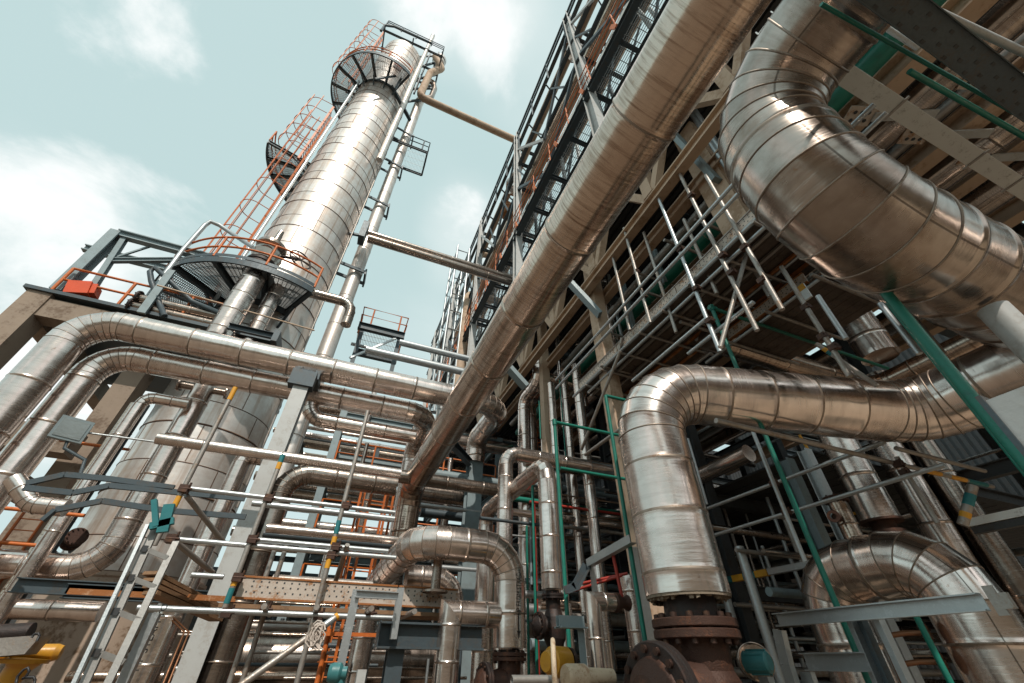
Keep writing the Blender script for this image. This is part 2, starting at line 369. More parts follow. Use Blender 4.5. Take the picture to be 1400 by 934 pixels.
# ================================================================= DISTILLATION COLUMN
TC = V(-5.72, 18.64, 0); TR = 2.05; TTOP = 53.0
def compass(a): return V(math.sin(rad(a)), math.cos(rad(a)), 0)
col = thing('distillation_column', 'very tall round silver clad column ringed with dark joints, leaning over the whole left side', 'column', TC)
mb = MB(); n = 72; z = 3.6; k = 0; tn = {}
while z < TTOP-.1:
    h = min(1.42 if k % 2 else .95, TTOP-z); off = random.randrange(12); ts = [random.random() for _ in range(7)]
    a = mb.ring(TC+V(0,0,z), V(1,0,0), V(0,1,0), TR, n); b = mb.ring(TC+V(0,0,z+h), V(1,0,0), V(0,1,0), TR, n)
    for i in range(n):
        j = (i+1) % n; mb.face([a+i, a+j, b+j, b+i], 0, [(z,i/n),(z,(i+1)/n),(z+h,(i+1)/n),(z+h,i/n)], True, ts[((i+off)//12) % 6])
    big = k % 2 == 0
    mb.torus(TC+V(0,0,z), V(0,0,1), TR, .034 if big else .018, n, 5, 1)
    for q in range(6):
        an = 2*math.pi*(q*12-off)/n; e = V(math.cos(an), math.sin(an), 0)
        mb.bar(TC+e*TR+V(0,0,z+.04), TC+e*TR+V(0,0,z+h-.04), .03, .016, e, 1)
    z += h; k += 1
mb.build('cladding_shell', [M['alut'], M['dark_seam']], col)
mb = MB(); mb.lathe(TC, V(0,0,1), [(TTOP,TR),(TTOP+.5,TR*.9),(TTOP+.9,TR*.6),(TTOP+1.1,.01)], 48); mb.build('domed_head', M['alut'], col)
mb = MB(); mb.lathe(TC, V(0,0,1), [(0,TR+.02),(3.45,TR+.02),(3.5,TR+.06),(3.6,TR+.06),(3.6,TR-.1)], 64); mb.build('skirt', M['skirt'], col)
def column_platform(name, label, zr, Ri, Ro, a0, a1, nb, brace=True):
    z = zr+1.6; root = thing(name, label, 'platform', TC+V(0,0,z))
    def arc(R, zz, n=40): return [TC+compass(a)*R+V(0,0,zz) for a in np.linspace(a0, a1, n)]
    for R, nm in ((Ro,'ring_beam'),(Ri,'inner_ring_beam')):
        mb = MB(); P = arc(R, z)
        for p, q in zip(P, P[1:]): mb.bar(p, q, .07, .3, V(0,0,1))
        mb.build(nm, M['dark'], root)
    mb = MB(); P = arc(Ro+.02, z+.28)
    for p, q in zip(P, P[1:]): mb.bar(p, q, .012, .16, V(0,0,1))
    mb.build('toe_plate', M['dark'], root)
    for a in np.linspace(a0, a1, nb):
        e = compass(a); mb = MB(); mb.ibeam(TC+e*(Ri-.1)+V(0,0,z-.02), TC+e*(Ro-.03)+V(0,0,z-.02), .26, .16); mb.build('radial_beam', M['dark'], root)
        if brace:
            mb = MB(); mb.bar(TC+e*TR+V(0,0,z-.9), TC+e*(Ri+.35*(Ro-Ri))+V(0,0,z-.16), .1, .1); mb.build('knee_brace', M['dark'], root)
    mb = MB(); R = Ri+.05
    while R < Ro-.04:
        P = arc(R, z+.17, 30)
        for p, q in zip(P, P[1:]): mb.bar(p, q, .03, .05, V(0,0,1))
        R += .07
    for a in np.arange(a0, a1, 2.6):
        e = compass(a); mb.bar(TC+e*Ri+V(0,0,z+.165), TC+e*Ro+V(0,0,z+.165), .02, .04)
    mb.build('grating_deck', M['grate'], root)
    rail_path(root, arc(Ro, z+.2, 30), 1.25, 'orange', .045, 2.0, 1)
    return root
column_platform('column_platform', 'lower half ring platform of grating with orange handrail round the tall column', 12.75, 2.12, 4.45, 150, 275, 6)
column_platform('column_platform', 'upper half ring platform of grating high on the tall column, seen from below', 39.6, 2.12, 4.15, 150, 312, 8)
column_platform('column_platform', 'small middle platform of grating half hidden behind the left edge of the tall column', 26.6, 2.12, 4.7, 256, 318, 5)
# box on the upper platform
e = compass(165); mb = MB(); mb.obox(TC+e*3.6+V(0,0,42.0), compass(255)*.35, e*.2, V(0,0,.3)); tag(mb.build('junction_box', M['redbox']), 'small orange box beside the rail of the upper column platform', 'box')
# top head platform
zt = TTOP+1.3
r_ = thing('head_platform', 'dark railed service platform capping the very top of the tall column', 'platform', TC+V(0,0,TTOP+.4))
for a in (-1.7, 0, 1.7):
    mb = MB(); mb.ibeam(TC+V(-2.6,a,zt), TC+V(3.9,a,zt), .3, .16); mb.build('beam', M['dark'], r_)
for x in (-2.4, .6, 3.8):
    mb = MB(); mb.ibeam(TC+V(x,-2.3,zt-.25), TC+V(x,2.3,zt-.25), .2, .12); mb.build('cross_beam', M['dark'], r_)
rail_path(r_, [TC+V(*p,zt+.2) for p in ((-2.4,-2.2),(3.8,-2.2),(3.8,2.2))], 1.5, 'dark', .05, 1.6, 2)
mb = MB(); mb.poly([TC+V(-2.5,-2.1,zt-1.8), TC+V(-2.5,-2.1,zt+.2), TC+V(-1.6,-2.25,zt+.6), TC+V(2.5,-2.3,zt+.6)], .13, 8); mb.build('vent_pipe', M['dark'], r_)
# caged ladders on the column
lb = W(318, 340, H=17.6); lb[2] = 12.75+1.9
caged_ladder('caged_ladder', 'orange caged ladder climbing the column from the lower platform to the middle one', TC+compass(246)*2.5+V(0,0,14.6), 17.2, compass(246), 2.0, .6, 'orange', 1.35, .5, None, 1.7, 6)
caged_ladder('caged_ladder', 'orange caged ladder rising above the middle column platform', TC+compass(256)*2.7+V(0,0,27.6), 8.2, compass(262), 1.6, .6, 'orange', 1.5, .6, None, 1.)
caged_ladder('caged_ladder', 'pale orange caged ladder at the head of the column above the upper platform', TC+compass(262)*2.9+V(0,0,41.4), 15.5, compass(262), 2.0, .6, 'orange', 1.6, .6, None, 1.2)
mb = MB(); P0 = W(372, 292, H=18.3); mb.tube(V(P0[0],P0[1],14), V(P0[0],P0[1],40), .09, 8); tag(mb.build('conduit_pipe', M['galv']), 'thin grey conduit running up the left flank of the tall column', 'pipe')
# risers on the right flank
bent('riser_pipe', 'slim silver riser pipe standing along the right flank of the tall column', 'pipe', [V(-2.75,19.3,0), V(-2.75,19.3,47)], .42, 'alut', seam=2.2, n=24)
bent('riser_pipe', 'thinner pale riser pipe reaching the column head beside the upper platform', 'pipe', [V(-3.6,17.05,30), V(-3.6,17.05,60)], .22, 'alut', seam=2.6, n=16)
mb = MB(); mb.tube(V(-3.55,18.0,6), V(-3.55,18.0,44), .05, 6); tag(mb.build('tracing_line', M['galvd']), 'hairline tracing tube between the tall column and its silver riser', 'pipe')
for zz, lab in ((20.3,'lowest dark bracket tying the silver riser to the column'),(27.5,'second dark bracket up tying the silver riser to the column'),(33,'dark bracket holding the silver riser below the upper platform'),(38.5,'dark bracket holding the silver riser at upper platform height')):
    b = thing('pipe_bracket', lab, 'bracket', V(-3.9,19.0,zz), 'riser brackets on the column')
    for g in (-.5, .5):
        mb = MB(); mb.bar(V(-3.9,19.0+g,zz), V(-2.1,19.3+g,zz), .1, .2); mb.build('arm', M['dark'], b)
    mb = MB(); mb.bar(V(-2.15,18.7,zz), V(-2.15,19.9,zz), .1, .45); mb.build('end_plate', M['dark'], b)
small = thing('side_platform', 'small dark grating landing on the right side of the column, above the two horizontal pipes', 'platform', V(-1.6,19.5,36))
mb = MB(); grating(mb, -2.3, -.6, 18.4, 20.6, 36.1, .12, .5); mb.build('grating_deck', M['grate'], small)
for yy in (18.4, 20.6):
    mb = MB(); mb.ibeam(V(-3.6,yy,36), V(-.6,yy,36), .25, .14); mb.build('beam', M['dark'], small)
mb = MB(); mb.ibeam(V(-.6,18.4,36), V(-.6,20.6,36), .25, .14); mb.build('edge_beam', M['dark'], small)
rail_path(small, [V(-2.3,18.4,36.2), V(-.6,18.4,36.2), V(-.6,20.6,36.2)], 1.6, 'dark', .05, 1.1, 1)
# raking strut by the upper platform
mb = MB(); mb.bar(W(535,118,H=17.3), W(561,165,H=18.0), .3, .16); tag(mb.build('raking_strut', M['dark']), 'long dark raking strut below the right end of the upper column platform', 'strut')
mb = MB(); mb.bar(W(513,108,H=16.6), W(541,104,H=16.4), .12, .12); mb.bar(W(540,122,H=16.6), W(553,100,H=16.2), .14, .14); tag(mb.build('support_gantry', M['dark']), 'small dark bar frame bolted under the right end of the upper column platform', 'frame')
hf = thing('pipe_support_frame', 'dark cluster of support bars beside the tan pipe at the column head', 'frame', W(585,110,Y=18.6))
for (a, b_) in (((566,94),(601,84)),((556,122),(590,121)),((600,72),(579,131)),((588,74),(566,128)),((572,108),(598,102)),((549,140),(580,136)),((560,78),(604,76))):
    mb = MB(); mb.bar(W(*a,Y=18.8), W(*b_,Y=18.8), .16, .2); mb.build('bar', M['dark'], hf)
hv = W(600,84,Y=19.2); tz_ = thing('head_drum', 'small shiny drum above the tan pipe at the column head', 'drum', hv-V(0,0,1)); mb = MB(); mb.lathe(hv-V(0,0,1), V(.1,0,1), [(0,0),(.1,.5),(.3,.7),(1.7,.7),(1.9,.5),(2,0)], 20); mb.build('shell', M['alut'], tz_)
mb = MB(); mb.lathe(hv-V(0,0,.2), V(.1,0,1), [(0,.72),(0,.78),(.3,.78),(.3,.72)], 20); mb.build('band', M['iron'], tz_)
# tan overhead pipe at the head and crossing lines to the rack
bent('crossover_pipe', 'tan bare pipe leaving the column head and crossing the sky to the high rack', 'pipe',
     [W(595,88,Y=18.2)+V(-.3,0,2.2), W(596,96,Y=18.2)+V(.6,0,1.2), W(588,100,Y=18.2), W(573,132,Y=18.2), W(705.2,192,Y=18.2)], .36, 'tan', bend=1.6, seam=9, gores=4, bead=0, n=18)
bent('loop_pipe', 'grey bent expansion loop pipe beside the tan pipe at the column head', 'pipe', [W(583,112,Y=19), W(592,112,Y=19), W(594,122,Y=19), W(589,134,Y=19), W(580,136,Y=19)], .3, 'alud', bend=1.4, seam=9, gores=5, bead=0, n=16)
PP = W(503, 318.5, Y=17.9)
bent('crossing_pipe', 'upper slim pipe of the close pair running from the riser under the high rack', 'pipe', [PP, PP+V(26,0,0)], .2, 'alud', seam=3.2, n=16, bead=.01)
PP2 = W(503, 326, Y=17.6)
bent('crossing_pipe', 'lower dark pipe of the close pair running from the riser under the high rack', 'pipe', [PP2, PP2+V(26,0,0)], .26, 'alud', seam=3.2, n=16, bead=.01)
b = thing('pipe_hanger', 'dark end bracket holding the pair of crossing pipes at the riser', 'bracket', PP-V(.25,0,.6))
mb = MB(); mb.box(PP+V(-.4,-.5,-1.0), PP+V(-.05,.3,.5)); mb.build('plate', M['dark'], b)
mb = MB(); mb.bar(PP+V(-3,.6,-.2), PP+V(-.3,.2,-.2), .15, .15); mb.build('arm', M['dark'], b)
# valve nozzle line on the lower platform
NP = W(352, 372, H=15.9)
nz = bent('nozzle_pipe', 'short stout silver pipe dropping through the lower column platform in front of the column', 'pipe', [along(NP,'Z',326,474), V(NP[0],NP[1],NP[2]+.1)], .44, 'alu', seam=.9, n=24)
flange(nz, V(NP[0],NP[1],NP[2]+.1), 'Z', .62, .16, 12, 'iron'); flange(nz, V(NP[0],NP[1],NP[2]+.3), 'Z', .62, .16, 12, 'iron')
vb = thing('gate_valve', 'worn metal valve with spoked handwheel standing on the lower column platform', 'valve', V(NP[0],NP[1],NP[2]+.5))
mb = MB(); mb.lathe(V(NP[0],NP[1],NP[2]+.5), V(0,0,1), [(0,.35),(.1,.5),(.5,.62),(.9,.5),(1.0,.62),(1.15,.62),(1.2,.2),(2.3,.12)], 20); mb.build('valve_body', M['alud'], vb)
hw = MB(); hc = V(NP[0]+1.3,NP[1]-.1,NP[2]+1.3); hd = V(.5,-.75,.2); hw.torus(hc, hd, .5, .035, 24, 6)
d_, x_, y_ = MB.frame(hd)
for q in range(6): hw.tube(hc, hc+(x_*math.cos(q*1.047)+y_*math.sin(q*1.047))*.5, .025, 5)
hw.tube(hc, V(NP[0],NP[1],NP[2]+1.2), .07, 6); hw.build('handwheel', M['iron'], vb)
N2 = W(366, 420, H=16.2)
bent('nozzle_pipe', 'second silver nozzle pipe beside the column under the lower platform', 'pipe', [along(N2,'Z',340,478), V(N2[0],N2[1],N2[2]+1.3)], .3, 'alu', seam=.8, n=20)
cb = thing('pipe_clamp', 'dark clamp bracket gripping the nozzle pipe just above the twin silver pipes', 'bracket', W(330,455,H=15.6))
mb = MB(); c0 = W(312,447,H=15.3); mb.channel(c0, c0+V(1.5,0,0), .25, .12); mb.build('front_bar', M['dark'], cb)
mb = MB(); mb.channel(c0+V(0,1.1,.1), c0+V(1.5,1.1,.1), .25, .12); mb.build('rear_bar', M['dark'], cb)
mb = MB(); mb.box(c0+V(1.5,-.15,-.25), c0+V(1.7,1.3,.25)); mb.build('end_plate', M['dark'], cb)
# pipe poking from right of the lower platform
q0 = W(415,398,H=17.0); bent('branch_pipe', 'slim silver branch pipe running from the column past the riser below the lower platform', 'pipe', [q0, q0+V(2.3,0,0), q0+V(2.3,0,-1.4)], .24, 'alud', seam=1.4, n=18, gores=4)

# ================================================================= LONG OVERHEAD PIPES
bent('overhead_pipe', 'long brown streaked silver pipe sweeping diagonally over the middle of the yard', 'pipe',
     route([('Y',(760,350)),('Z',(556,705))], 0, V(2.0,0,6.2), -4.5, (545,765)), .385, 'aluw', bend=1.2, seam=1.62, gores=3, bead=.011, n=48)
LP1 = cyl('X', (300,458), (300,492), .36)
bent('pipe_run', 'upper and thicker silver pipe of the pair bending down at the far left', 'pipe',
     route([('Z',(50,512)),('X',(300,475)),('Y',(664,586)),('Z',(651,607))], 1, LP1, 0, (645,634)), .4, 'alu', seam=1.3, gores=7, n=44, bead=.012)
LP2 = cyl('X', (300,498), (300,528), .32)
bent('pipe_run', 'lower silver pipe of the pair bending down at the far left', 'pipe',
     route([('Z',(110,524)),('X',(300,513)),('Y',(576,590)),('Z',(566,612))], 1, LP2, 0, 3.0), .355, 'alu', seam=1.3, gores=7, n=40, bead=.011)
LP3 = cyl('X', (440,565), (440,585), .22)
bent('pipe_run', 'short silver pipe with an upturned elbow below the twin pipes', 'pipe',
     route([('Z',(424,556)),('X',(470,580))], 1, LP3, (432,535), (566,602)), .23, 'alu', seam=1.5, gores=6, n=28)
VLx = cyl('X', (60,754), (60,796), .3)
vl = bent('pipe_run', 'silver pipe rising before the column base from a long elbow at the left edge', 'pipe',
     route([('X',(60,775)),('Z',(240,600))], 0, VLx, -16, (287,523)), .3, 'alu', seam=1.15, gores=6, n=32)
tp = along(route([('X',(60,775)),('Z',(240,600))], 0, VLx, -16, (287,523))[-1], 'Z', 286, 530)
for g in (-1, 1):
    mb = MB(); mb.tube(tp+V(g*.28,0,-.1), tp+V(g*.62,0,-.1), .11, 12); mb.build('nozzle', M['alud'], vl)
    flange(vl, tp+V(g*.62,0,-.1), V(g,0,0), .2, .06, 6, 'alud')
LL = cyl('X', (60,820), (60,848), .18)
bent('pipe_run', 'thin silver pipe ending behind the ladder below the elbowed pipe at the left', 'pipe', route([('X',(60,833))], 0, LL, -16, (140,833)), .19, 'alu', seam=.95, n=24)

# H column carrying the twin pipes
def hcol(name, label, P, top, dp, w, mat='light', cap=True, t=.03):
    r = thing(name, label, 'steel post', V(P[0],P[1],0)); mb = MB(); mb.ibeam(V(P[0],P[1],0), V(P[0],P[1],top), dp, w, V(0,1,0), t); mb.build('shaft', M[mat], r)
    mb = MB(); mb.box(V(P[0]-w*.75,P[1]-dp*.75,0), V(P[0]+w*.75,P[1]+dp*.75,.03)); mb.build('base_plate', M[mat], r); return r
G1 = W(401, 560, Y=LP1[1]-.55); h1 = hcol('steel_post', 'pale grey H section post holding up the twin silver pipes', G1, LP1[2]-.66, .42, .4)
zt = LP1[2]-.66
mb = MB(); mb.box(V(G1[0]-.36,G1[1]-.3,zt-.5), V(G1[0]+.3,G1[1]+.05,zt)); mb.build('saddle_box', M['dark'], h1)
mb = MB(); mb.ibeam(V(G1[0]-.05,G1[1]+.06,zt+.12), V(G1[0]-.05,G1[1]+1.6,zt+.12), .24, .3); mb.build('bracket_beam', M['dark'], h1)
mb = MB(); mb.box(V(G1[0]-.4,G1[1]+.1,zt+.0), V(G1[0]-.25,G1[1]+.9,zt+.3)); mb.box(V(G1[0]+.18,G1[1]+.1,zt+.0), V(G1[0]+.33,G1[1]+.9,zt+.3)); mb.build('guide_plate', M['dark'], h1)
L1r = route([('Z',(50,512)),('X',(300,475)),('Y',(664,586)),('Z',(651,607))], 1, LP1, 0, (646,632))
E_ = L1r[-1]; h2 = hcol('steel_post', 'grey green H section post under the right end of the upper twin pipe', E_, E_[2], .5, .55, 'teal')
mb = MB(); mb.ibeam(V(E_[0]-.3,E_[1]-.26,E_[2]-.15), V(E_[0]-1.5,E_[1]-1.8,E_[2]-.15), .26, .22); mb.build('bracket_beam', M['dark'], h2)

# ================================================================= MIDDLE PIPES AT EYE LEVEL
MPx = cyl('X', (640,722), (640,769), .25)
mp = route([('Z',(505,830)),('Y',(545,765)),('X',(640,745)),('Z',(697,800))], 2, MPx, 1.0, (695,886))
mp1 = bent('valve_pipe', 'silver hoop pipe with wide dented elbows dropping onto a rusty flange, lettered in black', 'pipe', mp, .25, 'alu', bend=1.3, seam=.62, gores=5, n=40, bead=.008)
e_ = mp[-1]; nrm = CAM-e_; nrm[2] = 0; nrm /= np.linalg.norm(nrm); sd = np.cross(V(0,0,1), nrm); nrm2 = nrm*math.cos(rad(34))+sd*math.sin(rad(34))
z0 = along(e_, 'Z', 712, 843)[2]; lettering(mp1, 'HP FROM STRAC-1', V(0,0,z0), 'Z', nrm2, e_, .25, .12, .62)
mb = MB(); zz = along(e_, 'Z', 712, 875)[2]; pA = e_*V(1,1,0)+nrm2*.256
mb.obox(pA+V(0,0,zz+.22), np.cross(V(0,0,1),nrm2)*.008, nrm2*.002, V(0,0,.14)); mb.lathe(pA+V(0,0,zz), V(0,0,1), [(0,.001),(.1,.024)], 4); mb.build('arrow_mark', M['ink'], mp1)
sup = MB(); sp = W(597,785,Y=MPx[1]+.3); sup.tube(V(sp[0],sp[1],MPx[2]-.62), V(sp[0],sp[1],MPx[2]-.15), .075, 14); sup.lathe(V(sp[0],sp[1],MPx[2]-.66), V(0,0,1), [(0,.2),(.03,.2),(.04,.07)], 20); sup.build('support_foot', M['alud'], mp1)
MP2 = cyl('X', (660,826), (660,861), .16)
m2 = route([('X',(660,843)),('Z',(612,890))], 0, MP2*V(1,0,1)+V(0,e_[1],0), (690,840), .0)
MP2b = corner(along(e_,'Z',694,842), 'X', 'Z', 612, 890)
bent('branch_pipe', 'stubby silver branch pipe mitred down beside the lettered pipe', 'pipe', [along(e_,'Z',694,842)-V(.2,0,0), MP2b, V(MP2b[0],MP2b[1],0)], .17, 'alu', seam=.42, gores=0, n=32, bead=.006)

def globe_valve(label, P, R, side, top_h, body_r, mat='rust', nb=10, neck=.1, cover=True, bon=.52):
    """P: centre of upper flange face; goes down"""
    r = thing('globe_valve', label, 'valve', V(P[0],P[1],P[2]-top_h)); th = R*.2
    mb = MB(); mb.lathe(P, V(0,0,-1), [(0,R*.62),(neck,R*.66)], 28); mb.build('neck', M['iron'], r)
    flange(r, P-V(0,0,neck+th), 'Z', R, th*.96, nb, mat, 'upper_flange'); flange(r, P-V(0,0,neck+2.1*th), 'Z', R, th*.96, nb, mat, 'lower_flange')
    z1 = P[2]-neck-2.1*th; mb = MB(); c = V(P[0],P[1],z1)
    h = top_h-neck-2.1*th; mb.lathe(c, V(0,0,-1), [(0,R*.68),(h*.2,R*.64),(h*.35,body_r*.95),(h*.55,body_r*1.08),(h*.75,body_r*1.0),(h*.9,body_r*.7),(h,body_r*.7)], 32); mb.build('valve_body', M[mat], r)
    s = side/np.linalg.norm(side); bc = c-V(0,0,h*bon); mb = MB(); mb.lathe(bc, s, [(body_r*.5,body_r*.8),(body_r*1.25,body_r*.62),(body_r*1.45,body_r*.72)], 28); mb.build('bonnet_neck', M[mat], r)
    flange(r, bc+s*body_r*1.45, s, R*1.0, th*.8, nb, 'iron', 'bonnet_flange'); flange(r, bc+s*(body_r*1.45+th*.86), s, R*1.0, th*.8, nb, 'iron', 'cover_flange')
    if cover:
        mb = MB(); mb.lathe(bc+s*(body_r*1.45+th*1.7), s, [(0,R*.72),(R*.12,R*.66),(R*.3,R*.4),(R*.42,.02)], 28); mb.build('bonnet_dome', M[mat], r)
    return r
globe_valve('rusty valve with bolted flanges under the black lettered pipe', V(e_[0],e_[1],e_[2]-.02), .25, V(-.95,-.1,0), .85, .24, 'rust', 10, .03, bon=.36)
# pipe with inverted U right of the lettered one
M3 = cyl('Z', (738,740), (766,740), .2)
m3 = route([('Z',(752,740)),('Y',(705,668)),('Z',(663,740))], 0, M3, (755,806), 0)
bent('valve_pipe', 'slim silver inverted U pipe standing on a dark valve, left of the green rail post', 'pipe', m3, .2, 'alu', bend=1.25, seam=.62, gores=4, n=32, bead=.006)
globe_valve('near black flanged valve under the slim inverted U pipe', m3[0]-V(0,0,.02), .2, V(-1,-.1,0), .9, .19, 'iron', 10, .05)
# pipe behind, elbow and long X run
M4 = W(700, 620, Y=9.5); m4 = route([('Z',(691,650)),('X',(760,627))], 1, M4, 0, 30)
bent('pipe_run', 'silver pipe with a left elbow running level to the right behind the green railed bay', 'pipe', m4, .19, 'alu', bend=1.3, seam=.8, gores=5, n=28, bead=.006)
M4b = W(760, 637, Y=10.2); bent('pipe_run', 'dull lower companion of the level pipe behind the green rail', 'pipe', [M4b+V(-1.0,0,0), M4b+V(14,0,0)], .17, 'alud', seam=1.1, n=20, bead=.006)
M5 = W(800, 500, Y=11.6)
for i, (dx, dy, dz, lb) in enumerate(((0,0,0,'front'),(.5,.3,-.9,'rear'))):
    q = M5+V(dx,dy,dz); p5 = route([('Z',(717+i*9,600)),('Y',(725+i*9,535)),('Z',(737+i*8,510)),('X',(770,497))], 3, q, 0, 20 if not i else 18)
    bent('offset_pipe', lb+' shiny zigzag pipe of the two stepping down behind the overhead pipe', 'pipe', p5, .25, 'alu', bend=1.2, seam=1.1, gores=4, n=26, bead=.008)
# thick stained pipe with elbow behind the pale post
Q = W(470, 655, Y=11.8); bent('pipe_run', 'dark stained pipe turning down behind the pale H post', 'pipe', route([('Z',(374,700)),('X',(470,657))], 1, Q, 0, (540,672)), .27, 'alud', bend=1.5, seam=1.0, gores=7, n=30, bead=.012)
Q = W(470, 640, Y=12.6); bent('pipe_run', 'second stained pipe lying just behind and above the dark elbowed pipe', 'pipe', [Q-V(1.2,0,0), Q+V(7.5,0,0)], .2, 'alud', seam=1.2, n=24, bead=.01)
Q = W(300, 612, Y=10.4); bent('pipe_run', 'thin silver level pipe crossing in front of the pale H post above the dark elbow', 'pipe', [along(Q,'X',215,600), along(Q,'X',548,646)], .12, 'alu', seam=1.6, n=18, bead=.006)
Q = W(318, 620, Y=13.9); bent('pipe_run', 'short silver riser with a square elbow beside the column base', 'pipe', route([('Z',(305,690)),('X',(335,627))], 1, Q, 0, (358,631)), .24, 'alu', bend=1.0, seam=1.2, gores=3, n=26, bead=.008)
Q = W(590, 792, Y=8.7); bent('pipe_run', 'low silver pipe elbow lying behind the lettered hoop pipe', 'pipe', route([('X',(580,792)),('Z',(618,815))], 0, Q, (555,790), 1.2), .22, 'alu', bend=1.1, seam=.6, gores=5, n=26, bead=.006)
Q = W(665, 775, Y=8.4); bent('standing_pipe', 'plain silver standing pipe between the grey green post and the lettered pipe', 'pipe', [V(Q[0],Q[1],0), V(Q[0],Q[1],W(665,790,Y=8.4)[2]+.35)], .19, 'alu', seam=.7, n=26)
# ================================================================= RIGHT HAND BIG PIPES
# nearest duct: comes overhead along Y, elbows to X
D1R = .6; D1 = cyl('X', (1205,212), (1205,412), D1R); 
DX = cyl('Y', (1062,10), (1242,10), D1R); d1 = [V(DX[0],-5,DX[2]), V(DX[0],D1[1],DX[2]), V(DX[0],D1[1],D1[2]), V(12,D1[1],D1[2])]
bent('duct_pipe', 'hugest stained silver pipe bending overhead at the top right corner', 'pipe', d1, D1R, 'alud', bend=1.02, seam=.62, gores=5, n=64, bead=.016)
s1 = W(1398, 462, Y=D1[1]-.05); sup = thing('duct_support', 'pale stained support trunnion under the hugest overhead pipe', 'support', s1-V(0,0,.9))
mb = MB(); mb.tube(s1-V(0,0,.55), s1+V(0,0,.4), .13, 24); mb.build('trunnion', M['light'], sup)
mb = MB(); mb.box(s1+V(-.25,-.22,-.6), s1+V(.25,.22,-.55)); mb.build('foot_plate', M['dark'], sup)
# PR2: bottom flange, vertical, slightly rising run, then towards the camera
V2 = (cyl('Z', (858,665), (955,665), .45)+cyl('Z', (885,800), (993,800), .45))/2
c1 = along(V2, 'Z', 916, 524); c2 = CAM + ray(1252,566)*6.35
p2 = [along(V2, 'Z', 945, 815), c1, c2, c2+V(0,-6,0)]
big2 = bent('valve_pipe', 'very thick dented silver pipe rising from the big rusty valve and arching to the right', 'pipe', p2, .48, 'alu', bend=1.1, seam=.66, gores=7, n=56, bead=.004)
vt = p2[0]; mb = MB()
for i in range(120):
    q = random.uniform(0, 2*math.pi); e = V(math.cos(q), math.sin(q), 0); mb.obox(vt+e*random.uniform(.37,.44)-V(0,0,random.uniform(-.02,.035)), e*random.uniform(.01,.03), np.cross(e,V(0,0,1))*random.uniform(.012,.035)+V(0,0,random.uniform(-.01,.01)), V(0,0,random.uniform(.012,.04)))
mb.lathe(vt, V(0,0,1), [(.0,.43),(-.03,.47),(.0,.472),(.03,.455)], 48); mb.build('ragged_insulation', M['mat_wool'], big2)
globe_valve('big rusty cast valve with thick bolted flanges at the foot of the dented pipe', vt, .46, V(-.95,-.1,0), 1.75, .42, 'rust', 14, .22, bon=.36)
# PR3
V3 = cyl('Y', (1220,729), (1220,813), .4)
p3 = route([('Z',(1157,870)),('Y',(1220,770)),('Z',(1352,880))], 1, V3, 0, 0)
p3o = bent('pipe_run', 'thick silver inverted U pipe at the bottom right behind the galvanised frame', 'pipe', p3, .47, 'alu', bend=.85, seam=.72, gores=4, n=52, bead=.012)
for i, (u, v) in enumerate(((1333,862),(1358,905))):
    c = W(u, v, X=V3[0]-.42) ; c[1] = p3[2][1]+.42
    lb = ('upper','lower')[i]+' brown drain tube with a round flange beside the right inverted U pipe'
    t = thing('drain_tube', lb, 'pipe', c-V(.6,0,.9)); flange(t, c, V(-.2,1,0), .13, .04, 6, 'copper')
    mb = MB(); mb.poly([c+V(0,.05,0), c+V(-.12,.22,0), c+V(-.32,.34,-.03), c+V(-.42,.36,-.12), c+V(-.46,.36,-.9)], .035, 10); mb.build('tube', M['copper'], t)
st = W(1146, 690, X=V3[0]); stub = bent('vent_stub', 'short upright silver vent stub with flanged top on the right inverted U pipe', 'pipe', [V(V3[0],st[1],V3[2]+.3), V(V3[0],st[1],V3[2]+1.05)], .15, 'aluw', seam=2, n=24)
tz = V(V3[0],st[1],V3[2]+1.06); flange(stub, tz, 'Z', .2, .04, 8, 'rust'); flange(stub, tz+V(0,0,.06), 'Z', .2, .04, 8, 'rust')
mb = MB(); mb.tube(tz+V(-.12,0,-.3), tz+V(-.36,-.05,-.3), .05, 10); mb.lathe(tz+V(-.36,-.05,-.3), V(-1,-.3,0), [(0,.1),(.05,.1),(.05,.05)], 16); mb.build('drain_nozzle', M['rust'], stub)
# parallel pipes coming towards the camera, right
R1 = cyl('Y', (1260,482), (1260,520), .27)
bent('pipe_run', 'tan tinted silver pipe with an elbow emerging above the right end of the arching pipe', 'pipe', route([('X',(1150,520)),('Y',(1260,501))], 1, R1, R1[0]-5.5, -4), .27, 'aluw', bend=1.3, seam=1.5, gores=4, n=32, bead=.01)
for nm, e1, e2, vtop, vbot, r, X_, mt, lb in (
   ('standing_pipe', (1146,655), (1203,655), 560, 716, .33, 0, 'alu', 'leftmost of the thick upright pipes capped flat above the right inverted U pipe'),
   ('standing_pipe', (1213,650), (1262,650), 560, 760, .3, 0, 'alu', 'second thick upright silver pipe right of the flat capped one'),
   ('standing_pipe', (1268,650), (1305,640), 560, 760, .25, 0, 'alud', 'shaded upright pipe rightmost of the row behind the scaffold tube'),
   ('standing_pipe', (1160,470), (1226,470), 425, 492, .4, 0, 'alu', 'bright upright pipe stub showing between the hugest pipe and the arching pipe')):
    P = cyl('Z', e1, e2, r); um = (e1[0]+e2[0])/2
    A = along(P, 'Z', um+(um-706)*.0, vbot); B = along(P, 'Z', um-30, vtop); 
    if vbot > 720: A[2] = 2.0
    if vtop == 560: B[2] += 1.2
    o = bent(nm, lb, 'pipe', [A, B], r, mt, seam=1.2, n=32, bead=.01)
    if vbot == 716:
        mb = MB(); mb.lathe(A, V(0,0,-1), [(0,r+.03),(.04,r+.03),(.04,.2),(.2,.2),(.2,.3),(.3,.3),(.3,0)], 32); mb.build('end_cap', M['rust'], o)
